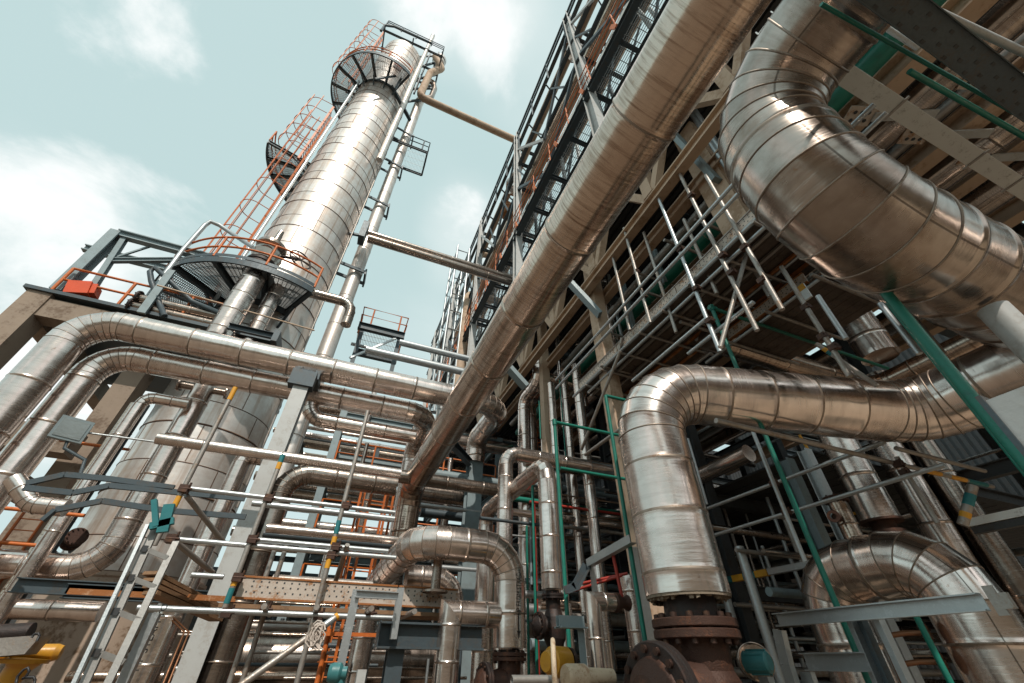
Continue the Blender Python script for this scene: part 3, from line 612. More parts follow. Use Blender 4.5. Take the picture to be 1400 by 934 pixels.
# ================================================================= HIGH RACK (above, left of the overhead pipe)
HX = 7.0
def at_y(X, ratio, y): return V(X, y, CAM[2]+X/ratio)
hr = thing('high_pipe_rack', 'tall dark trussed steel pipe rack running along the left of the long overhead pipe', 'pipe rack', V(HX,16,0))
Y0, Y1 = -6, 52
def chord(nm, X, ratio, dp, w, mat, kind='i', y0=Y0, y1=Y1):
    mb = MB(); P, Q_ = at_y(X,ratio,y0), at_y(X,ratio,y1)
    if kind == 'i': mb.ibeam(P, Q_, dp, w)
    elif kind == 't': mb.tube(P, Q_, dp, 10)
    else: mb.bar(P, Q_, w, dp)
    return mb.build(nm, M[mat], hr)
chord('top_rail', HX, .1735, .09, 0, 'dark', 't'); chord('mid_rail', HX, .178, .08, 0, 'dark', 't')
chord('top_chord', HX+.2, .188, .34, .26, 'dark'); chord('bottom_chord', HX+.15, .208, .36, .26, 'dark')
chord('chord', HX+.1, .235, .3, .24, 'dark')
chord('walkway_beam', HX, .287, .6, .35, 'dark'); chord('walkway_stringer', HX+1.6, .345, .3, .2, 'dark')
for i, y in enumerate(np.arange(-5, 52, 3.0)):
    mb = MB(); mb.tube(at_y(HX,.1735,y), at_y(HX,.19,y), .07, 8); mb.build('rail_post', M['dark'], hr)
ys = [6.5, 16.6, 27, 38, 49]
for i, y in enumerate(ys):
    mb = MB(); mb.ibeam(V(HX+.1,y,14 if i else 16), at_y(HX+.1,.1745,y), .55, .5, V(0,1,0)); mb.build('column', M['light'], hr)
    for rt in (.19, .205, .232, .287):
        mb = MB(); mb.ibeam(at_y(HX+.3,rt,y)-V(0,0,.4), at_y(HX+.3,rt,y)+V(3.4,0,-.4), .3, .22); mb.build('cross_beam', M['dark'], hr)
for a, b, in zip([-4]+ys, ys+[60]):
    m_ = (a+b)/2
    for (ra, rb, ya, yb) in ((.19,.24,a+.3,m_),(.24,.19,m_,b-.3),(.232,.285,a+.3,m_),(.285,.232,m_,b-.3)):
        if yb > 54: continue
        mb = MB(); mb.bar(at_y(HX+.05,ra,ya), at_y(HX+.05,rb,yb), .16, .22); mb.build('diagonal_brace', M['light' if (ra,rb) == (.24,.19) else 'dark'], hr)
for X2, rts in ((HX+2.8, (.262,.3,.345)), (HX+4.6, (.31,.36))):
    for rt in rts: chord('inner_chord', X2, rt, .24, .18, 'dark')
    for i, y in enumerate(np.arange(-2, 50, 5.2)):
        mb = MB(); mb.ibeam(at_y(X2,rts[0],y), at_y(X2,rts[-1],y), .24, .2, V(0,1,0)); mb.build('hanger', M['light' if i % 2 else 'dark'], hr)
        mb = MB(); mb.bar(at_y(X2,rts[0],y+.2), at_y(X2,rts[-1],y+5.0), .12, .16); mb.build('diagonal_brace', M['dark'], hr)
for i, y in enumerate(np.arange(-3, 50, 3.4)):
    mb = MB(); mb.bar(at_y(HX+.1,.19,y), at_y(HX+2.8,.262,y+1.2), .1, .14); mb.build('tie', M['light' if i % 3 == 0 else 'dark'], hr)
    mb = MB(); mb.bar(at_y(HX,.232,y+1), at_y(HX,.205,y+2.6), .1, .12); mb.build('lattice_bar', M['dark'], hr)
# walkway grating seen from below
zw = CAM[2]+HX/.287+.42
mb = MB(); grating(mb, HX+.1, HX+3.0, -4, 46, zw, .12, .5, .028, .03); mb.build('walkway_grating', M['grate'], hr)
for y in np.arange(-4, 46, 2.6):
    mb = MB(); mb.ibeam(V(HX+.2,y,zw-.2), V(HX+3.2,y,zw-.2), .3, .2); mb.build('walkway_joist', M['dark'], hr)
hand = thing('walkway_handrail', 'orange handrail along the walkway of the high pipe rack', 'handrail', V(HX-.1,5,zw))
rail_path(hand, [V(HX-.12,y,zw) for y in (-4, 10, 24, 46)], 2.3, 'orange', .036, 2.4, 2)
for y in np.arange(-3, 46, 3.2):
    mb = MB(); mb.bar(V(HX-.14,y,zw+.05), V(HX-.14,y+.25,zw+.95), .1, .22); mb.build('bracket', M['orange'], hand)
for i, (dx, rt, r, mt, lb) in enumerate(((.9,.187,.36,'tan','tan pipe nearest the top rail of the high rack'),(1.7,.2,.32,'aluw','brown streaked pipe second from the top rail of the high rack'),(1.2,.222,.26,'tan','slim tan pipe below the trusses of the high rack'),(1.0,.247,.28,'alu','slim silver pipe just above the orange handrail of the high rack'),(3.2,.21,.36,'aluw','stout dull pipe deepest inside the high rack'))):
    P = at_y(HX+dx, rt*(HX+dx)/HX, 0); bent('rack_pipe', lb, 'pipe', [V(P[0],-6,P[2]), V(P[0],52,P[2])], r, mt, seam=3, n=18, bead=.015)
# bottles and bends hanging on the rack
for i, (u, v, lb) in enumerate(((783,70,'pale silver dome ended drum low in the upper trusses of the high rack'),(702,255,'pale silver dome ended drum beside the white rack post'),(693,288,'rust stained dome ended drum near the far white rack post'))):
    c = W(u, v, X=HX+1.2); t = thing('drum', lb, 'drum', c-V(0,0,1.5)); mb = MB(); mb.lathe(c, V(0,.3,1), [(-1.4,.1),(-1.3,.5),(-1.0,.72),(1.0,.72),(1.3,.5),(1.4,.02)], 24); mb.build('shell', M['alu' if i < 2 else 'rustbeam'], t)
    mb = MB(); mb.lathe(c, V(0,.3,1), [(-.5,.73),(-.5,.78),(-.2,.78),(-.2,.73)], 24); mb.build('band', M['rustbeam'], t)
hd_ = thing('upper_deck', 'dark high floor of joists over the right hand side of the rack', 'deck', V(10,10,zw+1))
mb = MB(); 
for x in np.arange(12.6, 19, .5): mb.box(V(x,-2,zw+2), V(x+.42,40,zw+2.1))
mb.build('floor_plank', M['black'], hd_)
# end frame of the rack far away with rails
fr = thing('rack_stair_tower', 'pale slender railed access frame at the far end of the high rack', 'tower', V(6,34,0))
for x in (5.2, 6.6):
    for y in (30, 33):
        mb = MB(); mb.tube(V(x,y,18), V(x,y,40), .12, 8); mb.build('post', M['galv'], fr)
for z in np.arange(20, 40, 2.4):
    mb = MB(); mb.poly([V(5.2,30,z), V(6.6,30,z), V(6.6,33,z), V(5.2,33,z), V(5.2,30,z)], .07, 6); mb.build('rail', M['galv'], fr)
for (u, v, lb) in ((655,345,'tan bare pipe bending over at the far left foot of the high rack'),(640,400,'second tan pipe standing at the far left foot of the high rack')):
    c = W(u, v, Y=30); bent('rack_riser', lb, 'pipe', [V(c[0],30,10), c, c+V(6,0,0)], .42, 'tan', bend=1.5, seam=9, gores=4, bead=0, n=16)

# ================================================================= TAN FRAMED RACK ON THE RIGHT
zb = 9.0+CAM[2]
tr = thing('tan_pipe_rack', 'broad tan fireproofed steel rack with lattice truss roofing the right side of the yard', 'pipe rack', V(6,6,0))
for rt, dp, w, dz in ((.592,.34,.24,0),(.672,.34,.24,0),(.893,.5,.4,.1),(1.149,.5,.4,.1),(1.316,.5,.4,.1),(1.56,.5,.4,.1),(1.9,.5,.4,.1),(2.3,.5,.4,.1)):
    mb = MB(); X = rt*9.0; mb.ibeam(V(X,-3.6,zb+dz), V(X,17,zb+dz), dp, w, t=.05); mb.build('beam', M['tan'], tr)
mb = MB(); mb.ibeam(V(5.33,-3.6,zb+2.5), V(5.33,17,zb+2.5), .4, .34, t=.05); mb.build('beam', M['tan'], tr)
for y in np.arange(-1.7, 17, 2.65):
    yy = y+.25
    mb = MB(); mb.bar(V(5.33,yy,zb+.2), V(5.33,yy,zb+2.3), .3, .26, V(1,0,0)); mb.build('truss_vertical', M['tan'], tr)
    mb = MB(); mb.bar(V(5.33,yy+.15,zb+.25), V(5.33,yy+1.3,zb+2.3), .2, .2, V(1,0,0)); mb.build('truss_diagonal', M['tan'], tr)
    mb = MB(); mb.bar(V(5.33,yy-.15,zb+.25), V(5.33,yy-1.3,zb+2.3), .2, .2, V(1,0,0)); mb.build('truss_diagonal', M['tan'], tr)
for i, (u, v, X, w_, lo) in enumerate(((812,395,5.7,.36,None),(952,200,6.3,.6,(1045,345)),(742,470,5.9,.3,None),(838,545,8.5,.5,None))):
    P = W(u, v, X=X); z0 = 0 if lo is None else along(P,'Z',*lo)[2]; mb = MB(); mb.bar(V(X,P[1],z0), V(X,P[1],zb+2.2), w_, w_, V(0,1,0)); mb.build('column', M['tan'], tr)
for y in (-3.2, .9, 4.3, 7.6, 11.0, 14.5):
    mb = MB(); mb.ibeam(V(6.4,y,zb+.62), V(24,y,zb+.62), .36, .3, t=.03); mb.build('cross_beam', M['dark'], tr)
# ribbed roof deck
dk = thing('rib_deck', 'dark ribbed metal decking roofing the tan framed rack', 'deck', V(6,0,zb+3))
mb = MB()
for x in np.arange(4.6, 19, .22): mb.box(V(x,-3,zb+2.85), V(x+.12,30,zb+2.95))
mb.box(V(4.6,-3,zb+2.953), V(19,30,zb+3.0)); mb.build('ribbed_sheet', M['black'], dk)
# pipes lying in the tan rack (all run away from the camera)
for rt, z_, r, mt, y0, y1, lb in ((.811,9.0,.2,'green',-4,17,'green painted pipe between the tan beams of the right rack'),
   (.985,9.0,.33,'alud',-4,17,'large dull steel pipe next to the green one in the right rack'),
   (1.235,9.0,.36,'alud',-4,17,'large dull steel pipe between the second and third pairs of tan beams'),
   (1.42,9.0,.38,'alud',-4,17,'large dull steel pipe at the far right of the tan rack'),
   (1.72,9.0,.4,'aluw',-4,17,'brownish large pipe furthest right under the tan rack roof'),
   (.735,9.4,.12,'galvd',-4,17,'thin grey line running beside the green pipe in the right rack'),
   (1.06,9.4,.13,'galvd',-4,17,'thin grey line between the two large dull pipes of the right rack')):
    X = rt*z_; bent('rack_pipe', lb, 'pipe', [V(X,y0,z_+CAM[2]), V(X,y1,z_+CAM[2])], r, mt, seam=2.4, n=24, bead=.01 if mt != 'green' else 0)
# pale cross braces with perforated gusset plates
for i, (X, y) in enumerate(((7.75,.55),(9.2,.35),(10.9,.15),(9.15,-.75),(10.8,-.95))):
    b = thing('gusset_brace', ('pale brace with a holed plate nearest the hugest pipe','pale brace with a holed plate in the middle of the right rack','pale brace with a holed plate beside the white tray','pale brace with a holed plate below the black tray','pale brace with a holed plate at the far right edge')[i], 'brace', V(X,y,zb-.4))
    mb = MB(); mb.bar(V(X+.25,y-.1,zb-.36), V(X+1.35,y-.62,zb-.36), .17, .05); mb.build('flat_bar', M['light'], b)
    mb = MB(); c = V(X,y,zb-.33); mb.obox(c, V(.26,-.1,0), V(.07,.17,0), V(0,0,.015)); 
    for a in (-.13,0,.13):
        for bb in (-.07,.07): mb.tube(c+V(a+bb*.4,bb-a*.38,-.016), c+V(a+bb*.4,bb-a*.38,-.03), .035, 8, 1)
    mb.build('gusset_plate', [M['perf'], M['black']], b)
# trays
wz = 6.4+CAM[2]; tx0 = W(1150,110,Z=6.4)[0]
tray = thing('cable_tray', 'broad white scuffed cable tray crossing the upper right corner', 'cable tray', V(tx0,.2,wz))
x = tx0-1.5
for i, L in enumerate((2.6, 2.0, 1.1, 2.6, 2.6)):
    mb = MB(); mb.box(V(x,.0,wz), V(x+L-.012,.245,wz+.02)); mb.box(V(x,-.002,wz+.02), V(x+L-.012,.012,wz+.1)); mb.box(V(x,.233,wz+.02), V(x+L-.012,.247,wz+.1)); mb.build('tray_section', M['white'], tray)
    mb = MB(); mb.box(V(x+L-.03,-.05,wz-.014), V(x+L+.01,.3,wz-.003)); mb.build('splice_bar', M['galvd'], tray); x += L
bz = 5.2+CAM[2]; bt = thing('perforated_tray', 'black slotted tray crossing above the white tray at the top right', 'cable tray', V(5,-.6,bz))
mb = MB(); x0 = W(1235,18,Z=5.2)[0]-1.2; y_ = -.66; 
mb.box(V(x0,y_,bz), V(13,y_+.26,bz+.02)); mb.box(V(x0,y_-.01,bz-.04), V(13,y_,bz+.06)); mb.box(V(x0,y_+.26,bz-.04), V(13,y_+.27,bz+.06))
for i, x in enumerate(np.arange(x0+.1, 12.8, .19)):
    for yy in ((.05,.17) if i % 2 else (.11,.22)): mb.box(V(x,y_+yy,bz-.004), V(x+.055,y_+yy+.03,bz-.001), 1)
mb.build('tray_floor', [M['dark'], M['black']], bt)
for i, (a, b_, r, mt, lb) in enumerate((((1268,10),(1400,72),.04,'light','white bare pipe slanting above the black slotted tray'),((1205,52),(1400,162),.022,'green','thin green tube slanting beside the white tray'),((1288,123),(1402,188),.03,'green','short green tube slanting at the right edge of the rack'),((1205,34),(1300,95),.035,'light','pale pipe half hidden behind the black slotted tray'))):
    zz = 5.6-.2*i if i < 3 else 6.9; A = W(*a,Z=zz); B = W(*b_,Z=zz)
    if i == 3: B = A+(B-A)*.5
    rod('slanting_tube', lb, 'tube', A-(B-A)*(.35 if i < 3 else .6), B+(B-A)*(.3 if i < 3 else 0), r, mt)
for (a, b_, lb) in (((925,188),(972,238),'grey blue brace crossing between the long overhead pipe and the hugest pipe'),((776,383),(814,424),'grey blue brace end showing right of the long overhead pipe'),((690,497),(715,525),'grey blue brace low beside the long overhead pipe')):
    P, Q = W(*a, H=8.6 if a[0] < 900 else 6.2), W(*b_, H=8.8 if a[0] < 900 else 6.4); mb = MB(); mb.bar(P-(Q-P)*.9, Q+(Q-P)*.15, .24, .12); tag(mb.build('diagonal_brace', M['teal']), lb, 'brace')
for i, (u, v) in enumerate(((955,170),(968,178))):
    P = W(u, v, X=6.0); rod('upright_tube', ('left','right')[i]+' pale upright tube beside the wide tan column at the hugest pipe', 'tube', V(P[0],P[1],8), V(P[0],P[1],13.5), .06, 'galv')
# ================================================================= SCAFFOLDS
def seg(axis, a, b, **k):
    P = W(*a, **k); return P, along(P, axis, *b)
def scaffold(label, loc): return thing('scaffold', label, 'scaffold', loc)
def tubes(root, items, r=.03, mat='galv', nm='scaffold_tube'):
    for it in items:
        (P, Q), mt = it[0], (it[1] if len(it) > 1 else mat)
        mb = MB(); mb.tube(P, Q, r, 12); mb.build(nm, M[mt], root)
def coupler(root, P, a=(1,0,0), s=1.):
    mb = MB(); mb.obox(P, V(.05*s,0,0), V(0,.06*s,0), V(0,0,.045*s)); mb.tube(P+V(.05,-.03,-.06)*s, P+V(.05,-.03,.08)*s, .014*s, 6); mb.tube(P+V(-.05,-.05,0)*s, P+V(.09,-.05,0)*s, .014*s, 6); mb.build('coupler', M['boltm'], root)
def band(root, P, Q, t0, t1, r, mt):
    mb = MB(); mb.tube(P+(Q-P)*t0, P+(Q-P)*t1, r, 12); mb.build('paint_band', M[mt], root)
# ---- right scaffold hung under the tan rack
zs = 6.0; za = zs+CAM[2]
sc = scaffold('tube scaffold with boarded platform hanging under the right pipe rack', V(6.5,5,za))
def yrun(rt, z, y0, y1): X = rt*z; return (V(X,y0,z+CAM[2]), V(X,y1,z+CAM[2]))
it = []
for rt, z, y0, y1 in ((.756,6.9,.6,9.2),(.79,6.45,.4,9.0),(.9,6.02,.2,8.6),(.945,5.85,.2,8.0),(1.245,5.85,2.0,8.2),(1.09,6.5,1.5,5.6),(1.0,6.55,1.6,4.6)): it.append((yrun(rt,z,y0,y1),'galv'))
for a, b_, X, mt in (((925,229),(1040,450),5.34,'galvd'),((900,270),(988,480),5.3,'galv'),((853,312),(895,440),5.28,'galvd'),((965,240),(1066,425),5.37,'galvd'),((1010,330),(1048,408),6.3,'galvd'),((838,352),(868,450),5.3,'galvd'),((1068,365),(1162,515),6.2,'galvd'),((1010,330),(1045,400),6.6,'galvd'),((1118,405),(1158,463),6.2,'galv'),((1203,415),(1262,482),6.5,'galv'),((1240,425),(1300,482),6.7,'galvd')):
    P = W(*a, X=X); it.append(((P, along(P,'Z',*b_)), mt))
P = W(1026,328,X=5.9); Q = W(985,475,X=5.0); it.append(((P,Q),'galvd'))
P = W(915,400,X=5.2); Q = W(800,640,X=5.0); it.append(((W(848,480,X=5.3), W(795,615,X=5.3)),'galvd')); it.append(((W(853,475,X=5.4)+V(0,0,.3), W(845,490,X=5.4)),'galvd'))
for a, b_, Y in (((908,328),(1004,365),4.2),((885,400),(1000,432),5.4),((832,455),(940,480),7.6),((905,520),(1010,548),6.0)):
    P = W(*a, Y=Y); it.append(((P, along(P,'X',*b_)),'galvd'))
for a, b_, X, mt in (((865,521),(966,435),5.3,'galv'),((941,484),(1027,410),5.42,'galv'),((800,622),(905,535),5.2,'galvd')): it.append((seg('Y',a,b_,X=X), mt))
for a, b_, X, mt in (((880,318),(925,455),5.5,'galvd'),((935,300),(985,400),5.6,'galvd')):
    Pq = W(*a, X=X); it.append(((Pq, along(Pq,'Z',*b_)), mt))
for a, b_, Y in (((868,372),(930,395),5.9),((950,300),(1030,330),3.6),((820,500),(905,522),7.0),((930,440),(1010,463),4.6)):
    Pq = W(*a, Y=Y); it.append(((Pq, along(Pq,'X',*b_)),'galvd'))
tubes(sc, it, .039)
for (u, v, X) in ((945,267,5.32),(988,349,5.32),(1000,372,5.32),(930,341,5.28),(952,394,5.28),(970,438,5.28),(1018,338,5.35),(1042,383,5.35),(1102,420,6.2),(1125,460,6.2),(1140,475,6.2),(870,372,5.3),(880,405,5.3)): coupler(sc, W(u,v,X=X))
def boards(root, X0, X1, y0, y1, z, w=.24):
    x = X0; k = 0
    while x < X1:
        mb = MB(); yy = y0+random.uniform(-.4,0)
        while yy < y1:
            L = min(2.4, y1-yy); mb.box(V(x,yy,z), V(x+w-.012,yy+L-.015,z+.05)); 
            for s in np.arange(yy+.1, yy+L-.1, .13):
                if k % 2: mb.box(V(x+.06,s,z-.003), V(x+.085,s+.03,z-.001), 1); mb.box(V(x+.15,s,z-.003), V(x+.175,s+.03,z-.001), 1)
            yy += L
        mb.build('deck_board', [M['board'], M['black']], root); x += w; k += 1
boards(sc, .915*zs, 1.235*zs, 1.9, 8.3, za+.03)
def toeboard(root, P0, P1, h, mt='perf', rustedge='rustbeam', holes=True):
    d = (P1-P0)/np.linalg.norm(P1-P0); L = np.linalg.norm(P1-P0); up = V(0,0,1); nr = np.cross(d, up)
    s = 0
    while s < L-.1:
        l = min(2.2, L-s); mb = MB(); c = P0+d*(s+l/2)+up*h/2; mb.obox(c, d*(l/2-.01), nr*.02, up*h/2)
        for g in (-1,1): mb.obox(P0+d*(s+l/2)+up*(h/2+g*(h/2-.006)), d*(l/2-.01), nr*.035, up*.012, 1)
        if holes:
            for q in np.arange(.12, l-.1, .1):
                for hh in (.3,.55,.78):
                    for g in (-1,1): mb.obox(P0+d*(s+q+(hh>.5)*.05)+up*h*hh+nr*g*.0215, d*.011, nr*.001, up*.011, 2)
        mb.build('toe_board', [M[mt], M[rustedge], M['black']], root); s += l
toeboard(sc, V(.912*zs,2.0,za+.1), V(.912*zs,8.3,za+.1), .24, 'perf', 'galvd')
for rt in (.97,1.04,1.11,1.18):
    mb = MB(); mb.bar(V(rt*zs,1.9,za-.02), V(rt*zs,8.3,za-.02), .06, .05); mb.build('ledger', M['galvd' if rt < 1.1 else 'rustbeam'], sc)
mb = MB()
for y in np.arange(2.2, 8.3, .8): mb.tube(V(.9*zs-.1,y,za-.085), V(1.25*zs,y,za-.085), .034, 10)
mb.build('transom', M['galvd'], sc)
# second, nearer platform lower right
s2 = scaffold('second boarded scaffold platform with rusty perforated edge above the arching pipe', V(7,3,5.4+CAM[2])); z2 = 5.4; x2 = 1.28*z2
boards(s2, x2+.05, x2+1.7, 2.3, 4.9, z2+CAM[2]+.03)
toeboard(s2, V(x2,2.6,z2+CAM[2]+.1), V(x2,4.9,z2+CAM[2]+.1), .24)
tubes(s2, [((V(x2-.03,1.9,z2+CAM[2]-.02), V(x2-.03,5.2,z2+CAM[2]-.02)),'galv'), ((V(x2-.1,1.9,z2+CAM[2]+.62), V(x2-.1,5.2,z2+CAM[2]+.62)),'galv'), ((V(x2-.02,1.9,z2+CAM[2]+1.05), V(x2-.02,5.2,z2+CAM[2]+1.05)),'galv')]+[((V(x2-.3,y,z2+CAM[2]-.05), V(x2+1.9,y,z2+CAM[2]-.05)),'galvd') for y in (2.4,3.4,4.4)], .034)
P = W(1116,470,X=6.6); Q = W(1200,528,X=6.9); tubes(s2, [((P,Q),'galvd')], .035); band(s2, P, Q, .13, .2, .037, 'ytape'); band(s2, P, Q, .2, .28, .037, 'tape')
mb = MB(); c = W(1098,396,X=6.5); mb.box(c+V(-.02,-.06,-.22), c+V(.02,.06,.1)); mb.build('label_plate', M['white'], s2)
mb = MB(); mb.box(c+V(-.024,-.061,-.02), c+V(-.021,.061,.1)); mb.build('label_stripe', M['ytape'], s2)
# ---- lower right scaffold frame (behind the green post)
s3 = scaffold('open tube scaffold frame between the dented pipe and the right inverted U pipe', V(7.5,5,0))
A1 = seg('Y', (955,700), (1210,605), X=7.6); A2 = seg('Y', (960,737), (1292,637), X=7.7)
A3 = seg('X', (979,575), (1357,665), Y=3.4); A4 = seg('Z', (1022,572), (1102,768), X=6.9)
P5 = W(1225,613,X=7.9); 
tubes(s3, [(A1,'galv'),(A2,'galv'),(A3,'galvd'),(A4,'galv'),((P5, along(P5,'X',1345,648)),'galvd'),(seg('Z',(940,600),(965,690),X=6.8),'galv'),(seg('Z',(1226,625),(1285,715),X=8.2),'galvd')], .036)
band(s3, *A3, .70, .76, .039, 'ytape'); band(s3, *A3, .8, .87, .039, 'ytape'); band(s3, *A3, .88, .97, .0385, 'tape')
for (u, v, X) in ((1058,661,7.2),(1075,700,7.2),(1024,586,6.9),(1228,634,7.9),(1237,646,7.9)): coupler(s3, W(u,v,X=X))
T_ = seg('Z', (1330,664), (1313,718), X=8.0); pst = W(1330,664,X=8.3); pst2 = W(1316,718,X=8.15)
tubes(s3, [((pst,pst2),'galvd')], .06); band(s3, pst, pst2, .22, .5, .062, 'tape'); band(s3, pst, pst2, .68, .82, .062, 'ytape')
# ---- green tubes
gt = thing('tube_barrier', 'green tube goal frame with a level top rail behind the arching pipe', 'frame', V(6,4,0))
X_ = 5.6; P = W(973,421,X=X_); tubes(gt, [(( P, V(P[0],P[1],0)),),((P, along(P,'X',1217,498)),)], .034, 'green', 'green_tube')
mb = MB(); mb.lathe(P-V(0,0,.07), V(0,0,1), [(0,.05),(.12,.05),(.12,0)], 14); mb.tube(P-V(.06,0,0), P+V(.1,0,0), .048, 12); mb.build('elbow_fitting', M['green'], gt)
P = W(1215,405,X=5.0); rod('green_pole', 'thick green pole leaning past the support of the hugest pipe on the right', 'pole', V(P[0],P[1],6.5), V(P[0],P[1],0), .05, 'green', n=18)
P = W(1222,425,X=6.0); rod('green_pole', 'thin green pole just left of the thick green pole', 'pole', V(P[0],P[1],7.4), V(P[0],P[1],0), .025, 'green')
gb = thing('green_bay_rail', 'green tube barrier with tall left post and level rail before the middle pipes', 'barrier', V(3,6,0))
P = W(758,577,Y=6.4); tubes(gb, [((P, V(P[0],P[1],0)),),((P, along(P,'X',856,598)),)], .032, 'green', 'green_tube')
mb = MB(); mb.lathe(P-V(0,0,.07), V(0,0,1), [(0,.045),(.12,.045),(.12,0)], 14); mb.build('elbow_fitting', M['green'], gb)
P2 = W(828,541,Y=5.2); g2 = thing('green_post_rail', 'green corner post with short top rail left of the dented pipe', 'barrier', V(P2[0],P2[1],0)); tubes(g2, [((P2, V(P2[0],P2[1],0)),),((P2, along(P2,'X',858,549)),),((W(766,640,Y=6.4), along(W(766,640,Y=6.4),'X',862,660)),)], .03, 'green', 'green_tube')
for (u, v, Y, lb) in ((728,665,8.2,'thin green pole between the two legs of the slim inverted U pipe'),(694,690,9.6,'thin green pole behind the lettered hoop pipe'),(720,720,9.9,'dark green pole beside the red upright in the middle background')):
    P = W(u, v, Y=Y); rod('green_pole', lb, 'pole', V(P[0],P[1],0), V(P[0],P[1],P[2]+.02), .03, 'green')
for (a, b_, Y, lb) in (((765,520),(776,625),10.6,'thin green vertical tube left in the silver riser cluster'),((783,500),(795,620),10.3,'thin green vertical tube in the middle of the silver riser cluster'),((737,548),(738,600),11.0,'thin green vertical tube beside the zigzag pipes'),((846,400),(868,470),9.5,'thin green vertical cord hanging by the tan rack column')):
    P = W(*a, Y=Y); rod('green_tube', lb, 'tube', P, along(P,'Z',*b_), .022, 'green', n=8)
P = W(1245,828,X=6.0); gs = thing('green_stand', 'small dark green tube stand under the galvanised frame at bottom right', 'stand', V(P[0],P[1],0)); tubes(gs, [((P, V(P[0],P[1],.3)),),((P, along(P,'X',1302,836)),)], .03, 'green', 'green_tube')
# ---- galvanised frame bottom right
gf = thing('galvanised_frame', 'heavy galvanised steel frame with bent corner in front of the right inverted U pipe', 'frame', V(5.3,2.5,0))
A = W(1064,848,X=5.2); B = along(A,'Y',1340,812); 
mb = MB(); mb.channel(A, B, .13, .07, V(0,0,1), 1); mb.build('top_channel', M['galv'], gf)
mb = MB(); mb.channel(A+V(0,.06,-.09), A+V(.0,.11,-.42), .12, .07, V(0,1,0), 1); mb.channel(A+V(0,.11,-.42), V(A[0],A[1]+.11,0), .12, .07, V(0,1,0), 1); mb.build('corner_leg', M['galv'], gf)
C = W(1102,905,X=5.35); D = along(C,'Y',1190,897); mb = MB(); mb.channel(C, D, .16, .07, V(0,0,1), 1); mb.channel(C+V(0,.06,-.09), V(C[0],C[1]+.06,0), .14, .06, V(0,1,0), 1); mb.build('lower_channel', M['galv'], gf)
for u in (1158, 1172, 1196): 
    P = W(u, 838, X=5.27); mb = MB(); mb.angle(V(P[0]+.05,P[1],P[2]-.05), V(P[0]+.05,P[1],0), .1, V(0,1,0)); mb.build('upright', M['dark' if u == 1172 else 'galv'], gf)
P = B-V(0,.06,0); mb = MB(); mb.box(P+V(-.02,-.05,-.1), P+V(.0,.02,.11)); mb.box(P+V(-.05,-.12,-.06), P+V(.0,-.05,.05)); mb.build('end_bracket', M['galvd'], gf)
pl = W(1392,560,X=3.9); bx = thing('plate_bracket', 'pale grey plate bracket at the right edge under the arching pipe', 'bracket', pl-V(0,.3,.4))
mb = MB(); mb.box(pl+V(0,-.5,-.22), pl+V(.03,.1,.12)); mb.build('face_plate', M['light'], bx); mb = MB(); mb.box(pl+V(-.02,.1,-.32), pl+V(.09,.13,.16)); mb.build('side_flange', M['dark'], bx)
sb = W(1360,700,X=8.5); ss = thing('strut_channel', 'slotted pale strut channel standing out at the right edge above the inverted U pipe', 'channel', sb)
A = W(1325,720,X=8.6); B = along(A,'Y',1400,700)+V(0,-.6,0); mb = MB(); mb.box(A+V(0,0,0), B+V(.14,0,.1)); mb.build('top_face', M['white'], ss); mb = MB(); mb.box(A+V(.02,0,-.1), B+V(.12,0,-.01)); mb.build('slotted_side', M['black'], ss)
# ---- upright steel pair, right middle
for i, (u, v, X, w, mt, lb) in enumerate(((1100,690,9.25,.26,'teal','wide galvanised grey green upright behind the green goal frame'),(1120,660,8.9,.2,'galv','narrow galvanised upright right of the wide grey green one'))):
    P = W(u, v, X=X); hcol('steel_upright', lb, P, P[2]+1.0-i*.3, w, w, mt, t=.02)
P = W(868,760,X=4.6); hcol('steel_upright', 'pale galvanised upright half hidden beside the dented pipe', P, 3.1, .12, .16, 'galv', t=.015)

# ================================================================= FRONT LEFT: scaffold, ladder, boards
s4 = scaffold('front left tube scaffold with boards and couplers before the column base', V(-3,7.5,0)); YF = 7.4
L_ = [seg('X',(250,667),(540,700),Y=YF), seg('X',(350,738),(530,755.5),Y=YF), seg('X',(235,737),(540,768),Y=YF), seg('X',(188,831),(545,846),Y=YF-.1), seg('X',(262,786),(306,788),Y=YF+.4), seg('X',(330,795),(520,803),Y=YF+.7)]
Vv = [seg('Z',(322,530),(205,745),Y=YF-.05), seg('Z',(387,622),(304,845),Y=YF-.07), seg('Z',(503,562),(412,934),Y=YF-.09), seg('Z',(378,745),(330,934),Y=YF+.6), seg('Z',(392,745),(352,934),Y=YF+.6)]
Dg = [(W(235,737,Y=YF),W(291,783,Y=YF+.9)), (W(255,678,Y=YF),W(306,742,Y=YF+.9)), (W(475,745,Y=YF-.1),W(457,800,Y=YF+.5))]
tubes(s4, [(q,'galv') for q in L_]+[(q,'galvd') for q in Vv]+[(q,'galvd') for q in Dg], .036)
band(s4, *Vv[0], .0, .1, .039, 'ytape'); band(s4, *Vv[0], .74, .8, .039, 'ytape'); band(s4, *Vv[1], 0, .06, .039, 'tape'); band(s4, *Vv[1], .06, .11, .039, 'ytape'); band(s4, *Vv[1], .78, .84, .039, 'ytape'); band(s4, *Vv[1], .85, .93, .039, 'tape'); band(s4, *Vv[2], .5, .55, .039, 'tape'); band(s4, *Vv[2], .56, .59, .039, 'ytape'); band(s4, *Vv[2], .63, .67, .039, 'ytape')
for (u, v) in ((252,669),(367,682),(472,692),(345,738),(235,737),(458,748),(452,760),(325,790),(310,838),(435,842),(362,833),(505,838)): coupler(s4, W(u,v,Y=YF-.06), s=1.15)
